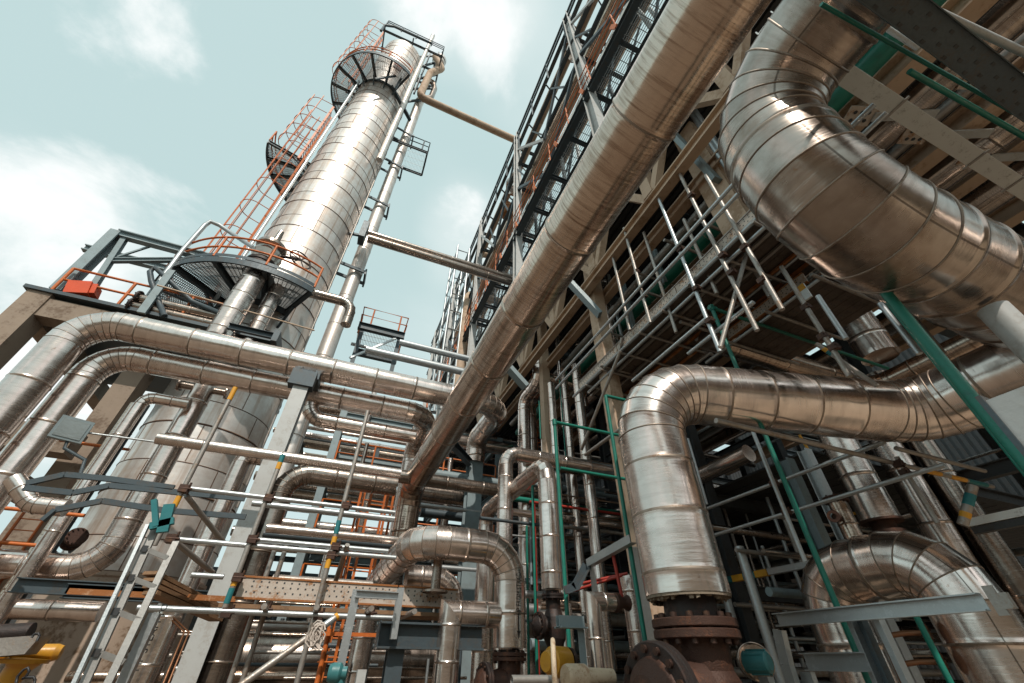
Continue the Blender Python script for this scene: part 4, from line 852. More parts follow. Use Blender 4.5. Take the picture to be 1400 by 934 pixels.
for (u, v) in ((361,829),(433,830),(508,832),(567,836)): 
    P = W(u,v,Y=YF-.5); mb = MB(); mb.tube(P, P+V(0,1.3,0), .036, 12); mb.build('transom', M['galvd'], s4)
toeboard(s4, W(320,818,Y=YF+.1), along(W(320,818,Y=YF+.1),'X',625,828), .27)
mb = MB(); A = W(92,812,Y=YF+.9); mb.angle(A, along(A,'X',322,822), .06, V(0,0,1)); mb.build('rusty_angle', M['rustbeam'], s4)
A = W(300,824,Y=YF+.05); mb = MB()
for i in range(3): mb.box(A+V(0,i*.26,-.05), along(A,'X',640,836)+V(0,i*.26+.245,0))
mb.build('deck_board', M['plank'], s4)
pk = thing('plank_stack', 'stack of brown timber planks lying behind the aluminium ladder', 'planks', W(245,815,Y=YF+.6))
for i in range(4):
    P, Q = W(205,783+i*9,Y=YF+.45), W(292,828+i*6,Y=YF+1.5); mb = MB(); mb.bar(P, Q+(Q-P)*.05, .24, .045); mb.build('plank', M['plank'], pk)
# aluminium ladder
ld = thing('aluminium_ladder', 'aluminium extension ladder leaning against the front left scaffold', 'ladder', W(120,934,Y=5.6)); YL = 5.9
def lrail(a, b_, w, h, nm='stile', mt='galv', Y=YL):
    P, Q = W(*a,Y=Y), W(*b_,Y=Y-.25); mb = MB(); mb.bar(P, Q+(Q-P)*.25, w, h, V(0,-1,0)); return mb.build(nm, M[mt], ld), P, Q
_, a0, a1 = lrail((213,722),(116,934),.07,.045, mt='ladder'); _, b0, b1 = lrail((241,741),(148,934),.06,.045, mt='ladder'); lrail((202,718),(108,920),.03,.05, mt='galv', Y=YL-.12)
for t in (.17,.38,.6,.84):
    mb = MB(); P = a0+(a1-a0)*t; Q = P+(b0-a0+(b1-a1))*.5; mb.bar(P, Q+(Q-P)*.1, .045, .045); mb.build('rung', M['ladder'], ld)
    mb = MB(); mb.box(P+V(-.03,-.052,-.03), P+V(.025,-.047,.03)); mb.build('rung_socket', M['black'], ld)
P, Q = W(232,690,Y=YL-.1), W(222,728,Y=YL-.1); mb = MB(); mb.bar(P, Q, .1, .06); mb.build('teal_wrap', M['tape'], ld)
mb = MB(); mb.bar(P+V(-.16,0,.03), Q+V(-.08,0,.05), .07, .05); mb.bar(W(205,720,Y=YL-.1), W(238,712,Y=YL-.1), .06, .07); mb.build('ladder_clamp', M['tape'], ld)
A = W(211,838,Y=5.9); mb = MB(); mb.angle(A, along(A,'Z',160,934)-V(0,0,.5), .09, V(0,1,0)); tag(mb.build('angle_post', M['galv']), 'galvanised angle post between the ladder and the lettered steam pipe', 'post')
# steam pipe with lettering
SPp = W(222,862,Y=6.6); sp_ = bent('steam_pipe', 'small silver steam pipe with black lettering standing right of the ladder', 'pipe', [V(SPp[0],SPp[1],0), along(SPp,'Z',233,838)], .13, 'alu', seam=.42, n=26, bead=.006)
n_ = CAM-SPp; n_[2] = 0; n_ /= np.linalg.norm(n_); zlo = along(SPp,'Z',190,918)[2]; lettering(sp_, 'MP STEAM TO', V(0,0,zlo), 'Z', n_*math.cos(rad(-38))+np.cross(V(0,0,1),n_)*math.sin(rad(-38)), SPp, .13, .1, .95)
for i, o in enumerate((0, .045)):
    P = [W(228,842,Y=6.5)+V(o,0,0), W(252,864,Y=6.5)+V(o,0,0), W(224,934,Y=6.5)+V(o,0,-.2)]; mb = MB(); mb.poly(P, .011, 6); tag(mb.build('tracing_tube', M['copper']), ('left','right')[i]+' thin bent copper tracing tube beside the lettered steam pipe', 'tube')
# leaning pole with rope
A, B = W(462,842,Y=6.2), W(325,940,Y=6.0); lp = thing('leaning_pole', 'grey scaffold pole with yellow tip leaning at a slant, tied with pale rope', 'pole', B); mb = MB(); mb.tube(A, B+(B-A)*.3, .036, 12); mb.build('pole', M['galvd'], lp); band(lp, A, B, 0, .03, .04, 'ytape'); band(lp, A, B, .06, .15, .038, 'galv')
kc = W(433,864,Y=6.08); mb = MB()
for i in range(16):
    pts = []; c = kc+V(*(random.uniform(-.05,.05) for _ in range(3)))
    q0 = random.uniform(0,6.3); tilt = random.uniform(-.5,.5)
    for j in range(7): a = q0+j*.9; pts.append(c+V(math.cos(a)*.06,tilt*.05*math.cos(a)-.02,math.sin(a)*.07)+V(0,0,-.01*j))
    mb.poly(pts, .009, 5)
for i in range(5): mb.poly([kc+V(random.uniform(-.03,.03),-.05,0), kc+V(random.uniform(-.1,.1),-.07,-.07), kc+V(random.uniform(-.13,.13),-.06,-.16)], .008, 5)
mb.build('rope_knot', M['rope'], lp)
# dark bent guard rails of the access ramp
rp = thing('ramp_rails', 'three dark bent channel rails climbing past the column base at the left', 'rail', W(140,690,Y=8.2)); 
for pts in (((36,661),(89,649),(150,655),(238,667)),((33,667),(100,674),(150,664),(240,673),(335,682)),((58,712),(76,697),(98,693),(140,685),(225,698),(336,707))):
    mb = MB(); P = [W(u,v,Y=8.2) for u, v in pts]
    for p, q in zip(P, P[1:]): mb.bar(p, q, .05, .08)
    mb.build('channel_rail', M['dark'], rp)
# floodlight
fl = thing('floodlight', 'square grey floodlight on a bent arm against the concrete tower leg', 'lamp', W(102,605,Y=11)); c = W(98,588,Y=11); d_, x_, y_ = MB.frame(V(.45,-1,-.1))
mb = MB(); mb.obox(c, x_*.27, y_*.24, d_*.09); mb.build('housing', M['teal'], fl); mb = MB(); mb.obox(c+d_*.096, x_*.22, y_*.19, d_*.006); mb.build('glass', M['lens'], fl); mb = MB(); mb.poly([c-d_*.1, c-V(-.1,0,.4), c+V(.5,.1,-.55), c+V(.6,.1,-.9)], .035, 6); mb.build('arm', M['dark'], fl)
rod('tie_wire', 'thin pale cable stretched from the floodlight to the silver pipe', 'cable', W(90,588,Y=11), W(226,606,Y=11.5), .022, 'galv', n=6)
# yellow actuator bottom left
ya = thing('valve_actuator', 'yellow valve actuator with a small steel box in the bottom left corner', 'actuator', W(15,934,Y=8.0)); c = W(20,915,Y=8.0); o = W(30,893,Y=8.0)
mb = MB(); mb.lathe(V(c[0]-.06,c[1],c[2]-.5), V(.18,0,1), [(0,.12),(.35,.11),(.52,.13),(.58,.17),(.6,.17)], 28); mb.build('body', M['yellow'], ya)
mb = MB(); mb.lathe(o+V(-.05,.08,.0), V(1,.1,.03), [(-.25,.02),(-.25,.085),(0,.09),(.33,.09),(.39,.07),(.4,0)], 24); mb.build('motor_housing', M['yellow'], ya)
mb = MB(); mb.lathe(o+V(.02,.02,-.1), V(0,0,1), [(0,.02),(0,.27),(.04,.28),(.06,.04)], 32); mb.build('flange_disc', M['yellow'], ya)
mb = MB(); c2 = W(22,884,Y=7.75); mb.obox(c2, V(.2,0,.02), V(.01,.12,0), V(.025,0,.09)); mb.build('steel_box', M['galvd'], ya)
cbx = MB(); pts = [W(u,v,Y=6.6) for u,v in ((22,934),(24,925),(32,916),(38,913),(40,918),(34,927),(30,928),(38,926),(46,926),(48,930),(46,938))]; cbx.poly(pts, .012, 6); cbx2 = [W(u,v,Y=6.6) for u,v in ((43,872),(47,867),(52,866),(54,869),(50,877))]; tag(cbx.build('looped_cable', M['cable']), 'black looped cable in front of the beige skirt, bottom left', 'cable'); cbx = MB(); cbx.poly(cbx2, .012, 6); tag(cbx.build('hooked_cable', M['cable']), 'short black hooked cable above the yellow actuator', 'cable')
P = W(5,866,Y=9); rod('stub_pipe', 'dark horizontal stub pipe behind the yellow actuator', 'pipe', W(-10,868,Y=9), W(42,865,Y=9), .12, 'iron', n=18)
# ================================================================= LEFT CONCRETE TOWER
ct = thing('concrete_tower', 'weathered concrete frame tower rising behind the twin pipes at the left', 'tower', V(-14,15,0)); YT = 15.5
P1 = W(62,408,Y=YT); topz = P1[2]
P2 = W(188,508,Y=YT+1); xs = (P1[0], P2[0])
for x, y in ((P1[0],YT),(P2[0],YT+1.2)):
    mb = MB(); mb.box(V(x-.33,y-.36,0), V(x+.33,y+.36,topz)); mb.build('column', M['conc'], ct)
for zz in (topz-.9, topz-5.2, topz-9):
    mb = MB(); mb.box(V(P1[0]+.33,YT-.3,zz), V(P2[0]+.3,YT+.3,zz+.75)); mb.build('beam', M['conc'], ct)
    mb = MB(); mb.box(V(P1[0]-.3,YT+.42,zz), V(P1[0]+.3,YT+8,zz+.7)); mb.build('beam', M['conc'], ct)
mb = MB(); mb.box(V(P1[0]-.45,YT-.45,topz+.004), V(P2[0]+4,YT+6,topz+.14)); mb.build('roof_slab', M['dark'], ct)
rr = thing('tower_handrail', 'orange handrail along the top edge of the concrete tower', 'handrail', V(P1[0],YT,topz+.14)); rail_path(rr, [V(P1[0]+.2,YT-.35,topz+.14), V(P1[0]+5.2,YT-.35,topz+.14)], 1.15, 'orange', .045, 1.9, 1)
c = W(110,398,Y=YT-.2); mb = MB(); mb.obox(c, V(.3,0,.09), V(0,.25,0), V(-.07,0,.27)); mb.obox(c+V(.38,0,.11), V(.07,0,.02), V(0,.2,0), V(-.05,0,.21)); tag(mb.build('equipment_box', M['redbox']), 'orange red metal box on the roof edge of the concrete tower', 'box')
sf = thing('roof_steel_frame', 'grey green gantry frame of beams and braces on the concrete tower roof', 'steel frame', V(P1[0],YT,topz+.15))
a0 = W(78,400,Y=YT); a1 = along(a0,'Z',160,319); b1 = along(a1,'X',305,355)
for P, Q, w in ((a0,a1,.42),(a1,b1,.34),(along(W(115,339,Y=YT+1.5),'X',115,339),along(W(115,339,Y=YT+1.5),'X',238,369),.3),(a1+V(.3,.05,-.1),V(b1[0]-3.0,YT+.05,a0[2]),.22),(b1+V(-.6,.06,-.1),V(b1[0]-3.4,YT+.06,a0[2]+2.0),.2),(a0+V(.4,.1,2.1),b1+V(-2.6,.1,-.1),.08),(V(b1[0]-3.2,YT,a0[2]),V(b1[0]-3.2,YT,a0[2]+.2),.2)):
    mb = MB(); mb.ibeam(P, Q, w, w*.8, V(0,1,0) if abs((Q-P)[2]) > abs((Q-P)[0]) else None, w*.14); mb.build('beam' if w > .25 else 'brace', M['teal'], sf)
for (u, v, lb) in ((188,408,'upper small flanged pipe end on the concrete tower roof'),(178,418,'lower small flanged pipe end on the concrete tower roof')):
    c = W(u, v, Y=YT-.3); t = bent('pipe_end', lb, 'pipe', [c, c+V(3,0,0)], .18, 'alud', seam=1, n=16, bead=.01); flange(t, c, 'X', .3, .08, 8, 'iron')
pt = [W(u,v,Y=15) for u,v in ((225,432),(216,410),(207,385),(205,372),(212,366),(225,378),(262,412),(300,428))]; mb = MB(); mb.poly(pt, .1, 8); tag(mb.build('bent_conduit', M['dark']), 'dark bent conduit looping between tower roof and lower column platform', 'conduit')
mb = MB(); mb.poly([W(u,v,Y=15.4) for u,v in ((185,430),(250,342),(280,308),(288,303),(300,308),(345,338))], .1, 8); tag(mb.build('davit_arm', M['galv']), 'grey bent davit pipe beside the orange handrail of the lower platform', 'davit')
mb = MB(); mb.bar(W(193,428,Y=14.9), W(235,370,Y=14.9), .25, .1); tag(mb.build('stair_stringer', M['teal']), 'pale grey green slanting stringer in front of the lower platform edge', 'stringer')
rod('guy_cable', 'thin tan cable strung across below the lower column platform', 'cable', W(215,390,Y=14.6), W(430,452,Y=14.6), .03, 'tan', n=6)
# tower interior pipes
for (u, v, Y, r, mt, lb) in ((160,600,13.3,.16,'alu','silver riser in front of the concrete tower leg'),(183,560,13.8,.16,'aluw','slim brownish riser between tower leg and column'),(196,560,14.2,.1,'dark','dark thin riser nearest the column in the tower gap')):
    P = W(u, v, Y=Y); top = W(u+25, 540, Y=Y)[2] if r > .15 and mt == 'alu' else W(u+18,556,Y=Y)[2]; bent('riser_pipe', lb, 'pipe', [V(P[0],Y,0), V(P[0],Y,top)]+([V(P[0]+1.1,Y,top)] if mt == 'alu' else []), r, mt, bend=1.1, seam=1.2, n=22, gores=3, bead=.01)
for (a, b_, Y, lb) in (((8,695),(110,715),12.5,'upper orange rail at the left edge behind the ramp rails'),((0,742),(52,752),13.5,'lower orange rail at the far left edge'),((82,602),(175,618),14.5,'orange rail on the concrete tower below the floodlight'),((115,607),(135,611),14.6,'short orange rail beside the tower leg')):
    P = W(*a, Y=Y); rod('orange_rail', lb, 'rail', P, along(P,'X',*b_), .04, 'orange')
caged_ladder('ladder', 'orange ladder in the gap behind the twin pipes on the concrete tower', W(178,530,Y=17.0)*V(1,1,0)+V(0,0,8), W(190,500,Y=17.0)[2]-7, V(0,-1,0), None, .7, 'orange', 1.0)
caged_ladder('ladder', 'orange ladder at the far left edge below the tower', W(22,740,Y=14)*V(1,1,0), 4.6, V(0,-1,0), None, .6, 'orange', .75)
P = W(40,690,Y=11); bent('pipe_run', 'silver elbow pipe low at the left edge under the ramp rails', 'pipe', [W(20,655,Y=11), W(42,690,Y=11), along(W(42,690,Y=11),'X',92,693)], .16, 'alu', bend=1.2, seam=.8, n=24, gores=4)
fv = thing('flange_valve', 'rusty bolted flange valve tucked behind the elbowed pipe at the left', 'valve', W(100,745,Y=15)); c = W(104,735,Y=15)
flange(fv, c, V(.6,-1,.3), .23, .08, 12, 'rust'); flange(fv, c+V(-.15,.25,-.07), V(.6,-1,.3), .23, .08, 12, 'rust'); mb = MB(); mb.lathe(c+V(-.3,.5,-.15), V(.6,-1,.3), [(-.5,.2),(.1,.22)], 20); mb.build('valve_body', M['iron'], fv)
for (u, v, s_, lb) in ((20,800,1.,'dark steel bracket stack under the elbowed pipe at the left edge'),(90,808,1.,'grey plate beam under the elbowed pipe near the left edge')):
    A = W(u,v,Y=12.4); mb = MB(); mb.ibeam(A, A+V(2.6,0,0), .26, .2); tag(mb.build('support_beam', M['dark']), lb, 'beam')
# ================================================================= MIDDLE FOREGROUND VALVES AND BRACKETS
bk = thing('bracket_table', 'dark slate steel I beam bracket under the hoop pipe foot', 'bracket', W(545,934,Y=7.1)*V(1,1,0)); A = W(517,868,Y=7.0)
mb = MB(); mb.ibeam(A, A+V(1.5,0,0), .3, .24, t=.025); mb.build('beam', M['dark'], bk); mb = MB(); mb.box(A+V(-.012,-.13,-.16), A+V(-.001,.13,.16)); mb.build('end_plate', M['dark'], bk)
mb = MB(); c = W(545,860,Y=7.12); mb.ibeam(V(c[0],c[1]+.02,0), V(c[0],c[1]+.02,A[2]-.152), .22, .22, V(0,1,0)); mb.build('post', M['dark'], bk)
mb = MB(); q = W(549,820,Y=6.85); mb.channel(V(q[0],q[1],A[2]-.05), V(q[0],q[1],MPx[2]-.68), .12, .07, V(0,1,0)); mb.build('hanger', M['galv'], bk)
gp = W(488,806,Y=6.6); gw = thing('angle_stand', 'galvanised angle frame corner standing left of the hoop pipe', 'frame', V(gp[0],gp[1],0)); mb = MB(); mb.angle(gp, V(gp[0],gp[1],0), .1, V(0,1,0)); mb.build('leg', M['galv'], gw); mb = MB(); mb.channel(gp+V(0,0,-.05), along(gp,'X',545,811)+V(0,0,-.05), .09, .05); mb.build('top_bar', M['galv'], gw)
rp_ = W(440,905,Y=9); rod('red_post', 'orange red upright post behind the leaning pole', 'post', V(rp_[0],9,0), along(rp_,'Z',449,860), .04, 'orange'); c = W(470,868,Y=8.9); mb = MB(); mb.box(c+V(-.4,-.03,-.02), c+V(.75,.03,.035)); tag(mb.build('red_bar', M['orange']), 'flat orange red bar on the post behind the leaning pole', 'bar')
vg = thing('instrument_head', 'teal instrument head on a grey stand near the leaning pole', 'instrument', W(470,934,Y=6.3)); c = W(467,920,Y=6.3); mb = MB(); mb.lathe(c+V(-.14,0,0), V(1,-.2,0), [(0,.0),(0,.08),(.04,.095),(.12,.095),(.15,.06),(.2,.06),(.2,.0)], 22); mb.tube(c-V(0,0,.5), c, .06, 12); mb.build('head', M['valvegreen'], vg); mb = MB(); mb.box(c+V(.17,-.06,-.5), c+V(.27,.06,.03)); mb.build('grey_box', M['light'], vg)
# yellow drum actuator, handwheel, spindle
c = W(768,905,Y=5.6); dm = thing('actuator_drum', 'ochre yellow round actuator drum behind the beige handwheel', 'actuator', c-V(0,0,.3)); mb = MB(); mb.lathe(c+V(-.2,.05,0), V(1,.25,0), [(0,0),(0,.1),(.03,.115),(.09,.12),(.1,.155),(.2,.16),(.34,.155),(.35,.13),(.36,0)], 32); mb.build('drum', M['yellow'], dm); mb = MB(); mb.lathe(c+V(.15,.13,0), V(1,.25,0), [(0,.15),(.05,.15),(.05,0)], 32); mb.build('end_cover', M['iron'], dm)
c = W(757,905,Y=4.75); wh = thing('handwheel', 'worn beige handwheel seen edge on with its threaded spindle', 'handwheel', c-V(0,0,.25)); mb = MB(); mb.torus(c-V(0,0,.06), V(.89,-.45,0), .24, .026, 36, 8); mb.build('rim', M['cream'], wh); mb = MB()
for q in range(3): e = V(.45*math.sin(q*1.05),.89*math.sin(q*1.05),math.cos(q*1.05)); mb.tube(c-V(0,0,.06)-e*.23, c-V(0,0,.06)+e*.23, .014, 6)
mb.build('spoke', M['cream'], wh)
sq = W(725,930,Y=4.75); mb = MB(); x = sq[0]-.2
while x < c[0]-.03: mb.lathe(V(x,4.75,sq[2]), V(1,0,0), [(0,.036),(.006,.042),(.012,.036)], 16); x += .012
mb.build('threaded_spindle', M['galvd'], wh)
mb = MB(); q = W(783,922,Y=4.85); mb.lathe(V(q[0]-.12,4.8,q[2]-.02), V(1,.05,0), [(0,0),(0,.1),(.03,.11),(.24,.11),(.26,.08),(.6,.07),(.6,0)], 28); mb.build('gear_housing', M['cream'], wh)
mb = MB(); mb.box(V(q[0]-.02,4.72,q[2]-.16), V(q[0]+1.1,4.9,q[2]-.1)); mb.build('yoke', M['rust'], wh)
sh = thing('steel_stool', 'pale grey steel angle stool beside the green post', 'stand', W(790,925,Y=5.4)*V(1,1,0)); A = W(763,858,Y=5.4); B = along(A,'X',797,861); mb = MB(); mb.channel(A, B, .1, .12, V(0,1,0)); mb.box(A+V(0,-.1,-.004), B+V(.02,.1,.012)); mb.build('shelf', M['teal'], sh); mb = MB(); mb.angle(V(B[0]-.03,5.4,B[2]-.01), V(B[0]-.03,5.4,0), .09, V(0,1,0)); mb.build('leg', M['teal'], sh)
P = W(815,822,Y=5.6); sm = bent('drain_pipe', 'small silver pipe with mitred corner and rusty coupling right of the grey stool', 'pipe', route([('Z',(815,870)),('X',(825,825))], 1, P, 0, (838,826)), .11, 'alu', bend=1, seam=.5, gores=0, n=26, bead=.005)
q = along(P,'X',842,827); mb = MB(); mb.lathe(q, V(1,0,0), [(-.04,.1),(-.02,.12),(.04,.12),(.05,.07),(.14,.07),(.2,.1),(.22,0)], 18); mb.build('coupling', M['rust'], sm)
mb = MB(); mb.tube(q+V(.12,0,.05), q+V(.06,0,.62), .025, 8); mb.build('red_stem', M['red'], sm)
P = W(868,835,Y=6.6); vs = bent('standing_pipe', 'silver standing pipe with red pipework on top just left of the big rusty valve', 'pipe', [V(P[0],6.6,0), along(P,'Z',858,788)], .17, 'alu', seam=.55, n=28, bead=.006)
for i, (a, b_) in enumerate((((785,800),(858,784)),((783,808),(850,787)))):
    rod('red_pipe', ('upper','lower')[i]+' red painted pipe sloping up toward the standing pipe', 'pipe', W(*a,Y=6.9), W(*b_,Y=6.3), .022, 'red')
A, B, C = W(806,775,Y=6.2), W(866,742,Y=5.0), W(803,792,Y=6.2); ab = thing('angle_bracket', 'galvanised angle bracket slanting up to the dented pipe', 'bracket', V(A[0],A[1],0)); mb = MB(); mb.angle(A, B, .1); mb.build('top_angle', M['galv'], ab); mb = MB(); mb.angle(A, W(790,806,Y=6.2), .1); mb.angle(W(790,806,Y=6.2), W(775,812,Y=6.2), .1); mb.build('bent_foot', M['dark'], ab); mb = MB(); mb.bar(A+V(.05,0,0), V(A[0]+.05,A[1],0), .07, .05); mb.build('leg', M['galv'], ab)
# ================================================================= SILVER RISER CLUSTER (middle right)
for (a, b_, Y, r, mt, lb) in (((753,525),(773,623),11.0,.14,'alu','first silver riser left in the cluster behind the green rail'),((770,505),(784,625),10.8,.13,'alu','second silver riser in the cluster behind the green rail'),((787,500),(808,628),9.9,.16,'alu','stoutest silver riser of the cluster behind the green rail'),((760,435),(778,520),11.5,.12,'alu','silver riser behind the zigzag pipes'),((784,420),(796,500),11.8,.11,'alu','thin silver riser above the stoutest one'),((822,378),(840,482),8.2,.16,'alu','tall silver riser with dark joints beside the tan rack column'),((832,376),(848,470),8.0,.06,'galv','first thin grey riser right of the tall jointed riser'),((843,375),(858,460),7.8,.06,'galv','second thin grey riser right of the tall jointed riser'),((745,520),(752,620),12.5,.09,'alu','thin banded riser beside the zigzag pipes'),((790,395),(800,440),12.6,.13,'alu','silver riser end just right of the long overhead pipe')):
    P = W(*a, Y=Y); Q = along(P,'Z',*b_); Q[2] = min(Q[2], 1.5) if Y < 11.2 else Q[2]-2
    bent('riser_pipe', lb, 'pipe', [Q, P], r, mt, seam=.9, n=20, bead=.008)
for (a, b_, Y, w, lb) in (((850,384),(874,470),7.3,.16,'grey green offset bracket post under the tan rack'),((840,500),(852,640),9.0,.45,'wide pale grey green H post behind the riser cluster'),((893,342),(915,384),5.75,.16,'short grey green hanger post below the tan beam')):
    P = W(*a, Y=Y); Q = along(P,'Z',*b_); Q[2] = 0 if w > .4 else Q[2]; mb = MB(); mb.ibeam(Q, P, w, w*.8, V(0,1,0), .03); tag(mb.build('hanger_post', M['teal']), lb, 'post')
caged_ladder('caged_ladder', 'orange caged ladder behind the long overhead pipe and zigzag pipes', W(733,520,Y=16)*V(1,1,0)+V(0,0,6), W(735,440,Y=16)[2]-6, V(.3,-1,0), .5, .5, 'orange', 1.1, .4, None, .9)
caged_ladder('caged_ladder', 'orange ladder low in the middle beyond the boarded scaffold', W(488,790,Y=14)*V(1,1,0)+V(0,0,1), W(500,655,Y=14)[2]-1, V(.1,-1,0), .6, .55, 'orange', 1.2, .42, None, 2.2, 4)
P = W(728,640,Y=9.9); rod('red_upright', 'red upright tube in the dim middle background', 'tube', V(P[0],9.9,0), along(P,'Z',724,690), .05, 'red'); P = W(724,686,Y=9.9); rod('red_line', 'red level tube running right from the red upright', 'tube', P, along(P,'X',860,706), .035, 'red')
rq = random.Random(21)
for k in range(34):
    y = rq.uniform(10.5,16); z = rq.uniform(1.8,6.8); x0 = 4.2+rq.uniform(0,1.2)+(y-10)*.25; r = rq.choice((.025,.03,.04,.05,.08,.12)); mb = MB(); mb.tube(V(x0,y,z), V(x0+rq.uniform(2.5,6),y,z), r, 12)
    tag(mb.build('mid_line', M[rq.choice(('galv','galvd','alud','teal','aluw'))]), 'level line in the dense pipework behind the silver riser cluster', 'pipe', 'level lines behind the riser cluster')
for k in range(22):
    y = rq.uniform(10,15); x = y*rq.uniform(.45,.66); z = rq.uniform(2.5,8.6); r = rq.choice((.025,.03,.05,.08)); mb = MB(); mb.tube(V(x,y,z-rq.uniform(1.5,3)), V(x,y,z), r, 12)
    tag(mb.build('mid_riser', M[rq.choice(('galv','alu','alud','teal'))]), 'upright line in the dense pipework behind the silver riser cluster', 'pipe', 'upright lines behind the riser cluster')
# ================================================================= BACKGROUND RACKS
def rackframe(label, xs, ys, zl, mat='teal', dp=.35, topx=.3):
    r = thing('background_rack', label, 'pipe rack', V(xs[0],ys[0],0)); top = zl[-1]+topx
    for x in xs:
        for y in ys:
            mb = MB(); mb.ibeam(V(x,y,0), V(x,y,top), .3, .3, V(0,1,0), .025); mb.build('column', M[mat], r)
    for z in zl:
        for y in ys:
            for a, b_ in zip(xs, xs[1:]): mb = MB(); mb.ibeam(V(a+.16,y,z), V(b_-.16,y,z), dp, .22, t=.025); mb.build('beam', M[mat], r)
        for x in xs:
            for a, b_ in zip(ys, ys[1:]): mb = MB(); mb.ibeam(V(x,a+.16,z-.02), V(x,b_-.16,z-.02), dp, .2, t=.025); mb.build('tie_beam', M[mat], r)
    return r
rackframe('grey green open pipe rack filling the middle background behind the twin pipes', (-1.0,3.0,7.0,11), (19,24.0), (3.2,5.6,8.2,10.8), 'teal')
rackframe('dark open pipe rack far behind the middle of the yard', (-4,1.5,7,13), (31,37), (4,7.5,11,14.5), 'dark')
MN = ('lowest','second','third','top')
rnd = random.Random(3)
for li, z in enumerate((3.2,5.6,8.2,10.8)):
    for k in range(4):
        y = 19.4+k*1.15+rnd.uniform(-.2,.2); r = rnd.choice((.1,.14,.2,.27)); mt = rnd.choice(('alu','aluw','alud','alu'))
        bent('background_pipe', '%s level pipe on the %s tier of the middle background rack, %s' % (('front','second','third','rear')[k], MN[li], {'alu':'bright silver','aluw':'brown tinged','alud':'dull stained'}[mt]), 'pipe', [V(-3.5+rnd.uniform(-1,1),y,z+.19+r), V(14,y,z+.19+r)], r, mt, seam=2.0, n=16, bead=.01, group='pipes on the middle background rack')
    for k in range(3):
        x = (-.2,3.9,8.2)[k]+rnd.uniform(0,1.2); mt = rnd.choice(('alu','alud')); zz = z+rnd.uniform(1.2,2.4)
        bent('background_riser', 'upright silver pipe at the %s of the middle background rack, %s tier' % (('left','centre','right')[k], MN[li]), 'pipe', [V(x,18.7,z-.8), V(x,18.7,zz)], rnd.choice((.09,.13,.17)), mt, seam=1.4, n=14, bead=.008, group='risers of the middle background rack')
for li, z in enumerate((4,7.5,11,14.5)):
    for k in range(3):
        r = rnd.choice((.2,.3,.4)); bent('background_pipe', '%s far pipe on the %s tier of the dark rack beyond' % (('front','middle','rear')[k], MN[li]), 'pipe', [V(-6,31.7+k*2,z+.2+r), V(16,31.7+k*2,z+.2+r)], r, rnd.choice(('alu','aluw','alud')), seam=3, n=14, bead=.015, group='pipes on the far dark rack')
for k, (z, lb) in enumerate(((3.4,'orange handrail on the lowest tier of the middle background rack'),(5.8,'orange handrail on the second tier of the middle background rack'),(8.4,'orange handrail on the third tier of the middle background rack'))):
    h = thing('handrail', lb, 'handrail', V(-.5,18.9,z)); rail_path(h, [V(-.8,18.85,z), V(6.8,18.85,z)], 1.1, 'orange', .035, 1.6, 1)
# front tiers between pale post and overhead pipe: galvanised lines
for (a, b_, Y, r, mt, lb) in (((345,688),(540,706),9.6,.06,'galv','grey level tube above the boarded scaffold, second from top'),((365,722),(545,738),10.2,.09,'alu','bright level pipe behind the scaffold above the orange ladder'),((360,730),(545,745),10.6,.07,'dark','dark level channel behind the scaffold'),((372,792),(520,802),10.4,.09,'galvd','dull level pipe behind the perforated toe board'),((590,648),(690,660),15.2,.19,'teal','grey green level pipe behind the grey green post'),((575,690),(700,712),15.0,.07,'galv','thin level tube behind the hoop pipe'),((575,700),(735,716),15.6,.15,'dark','dark level box beam behind the hoop pipe'),((570,672),(640,682),16.2,.33,'alud','stained level pipe behind the grey green post'),((560,664),(640,672),16.6,.17,'aluw','brown level pipe behind the grey green post'),((610,600),(700,612),17.2,.3,'alu','silver level pipe passing behind the twin pipe elbow'),((650,808),(745,812),8.9,.07,'galv','low grey level tube behind the lettered pipe'),((590,775),(690,782),15.0,.09,'galv','grey level tube below the hoop pipe'),((655,708),(745,716),8.6,.035,'dark','thin dark level tube crossing the slim inverted U pipe'),((700,700),(860,712),10.8,.1,'alu','silver level pipe right of the slim inverted U pipe'),((690,680),(860,692),11.2,.08,'green','green level pipe right of the slim inverted U pipe'),((770,720),(875,732),10.6,.05,'galvd','banded dull tube left of the dented pipe')):
    P = W(*a, Y=Y); rod('level_pipe', lb, 'pipe', P, along(P,'X',*b_), r, mt, n=16)
pf = thing('access_platform', 'railed steel landing with orange handrail right of the silver riser, behind the twin pipes', 'platform', W(515,480,Y=22)); A = W(490,445,Y=22); B = along(A,'X',553,460)
for yy in (22, 25):
    mb = MB(); mb.ibeam(V(A[0],yy,A[2]), V(B[0],yy,A[2]), .5, .3); mb.build('beam', M['dark'], pf)
mb = MB(); grating(mb, A[0], B[0], 22, 25, A[2]+.26, .1, .6, .02); mb.build('grating_deck', M['grate'], pf)
for x in (A[0]+.3, B[0]-.3):
    mb = MB(); mb.bar(V(x,22.1,A[2]-.26), V(x,22.1,A[2]-4), .24, .24, V(0,1,0)); mb.build('leg', M['dark'], pf)
mb = MB(); mb.bar(V(A[0]+.1,22,A[2]-2.6), V(B[0]-.5,22,A[2]-.3), .12, .12); mb.build('brace', M['galv'], pf); rail_path(pf, [V(A[0],25,A[2]+.3), V(A[0],22,A[2]+.3), V(B[0],22,A[2]+.3), V(B[0],25,A[2]+.3)], 1.35, 'orange', .045, 1.8, 1)
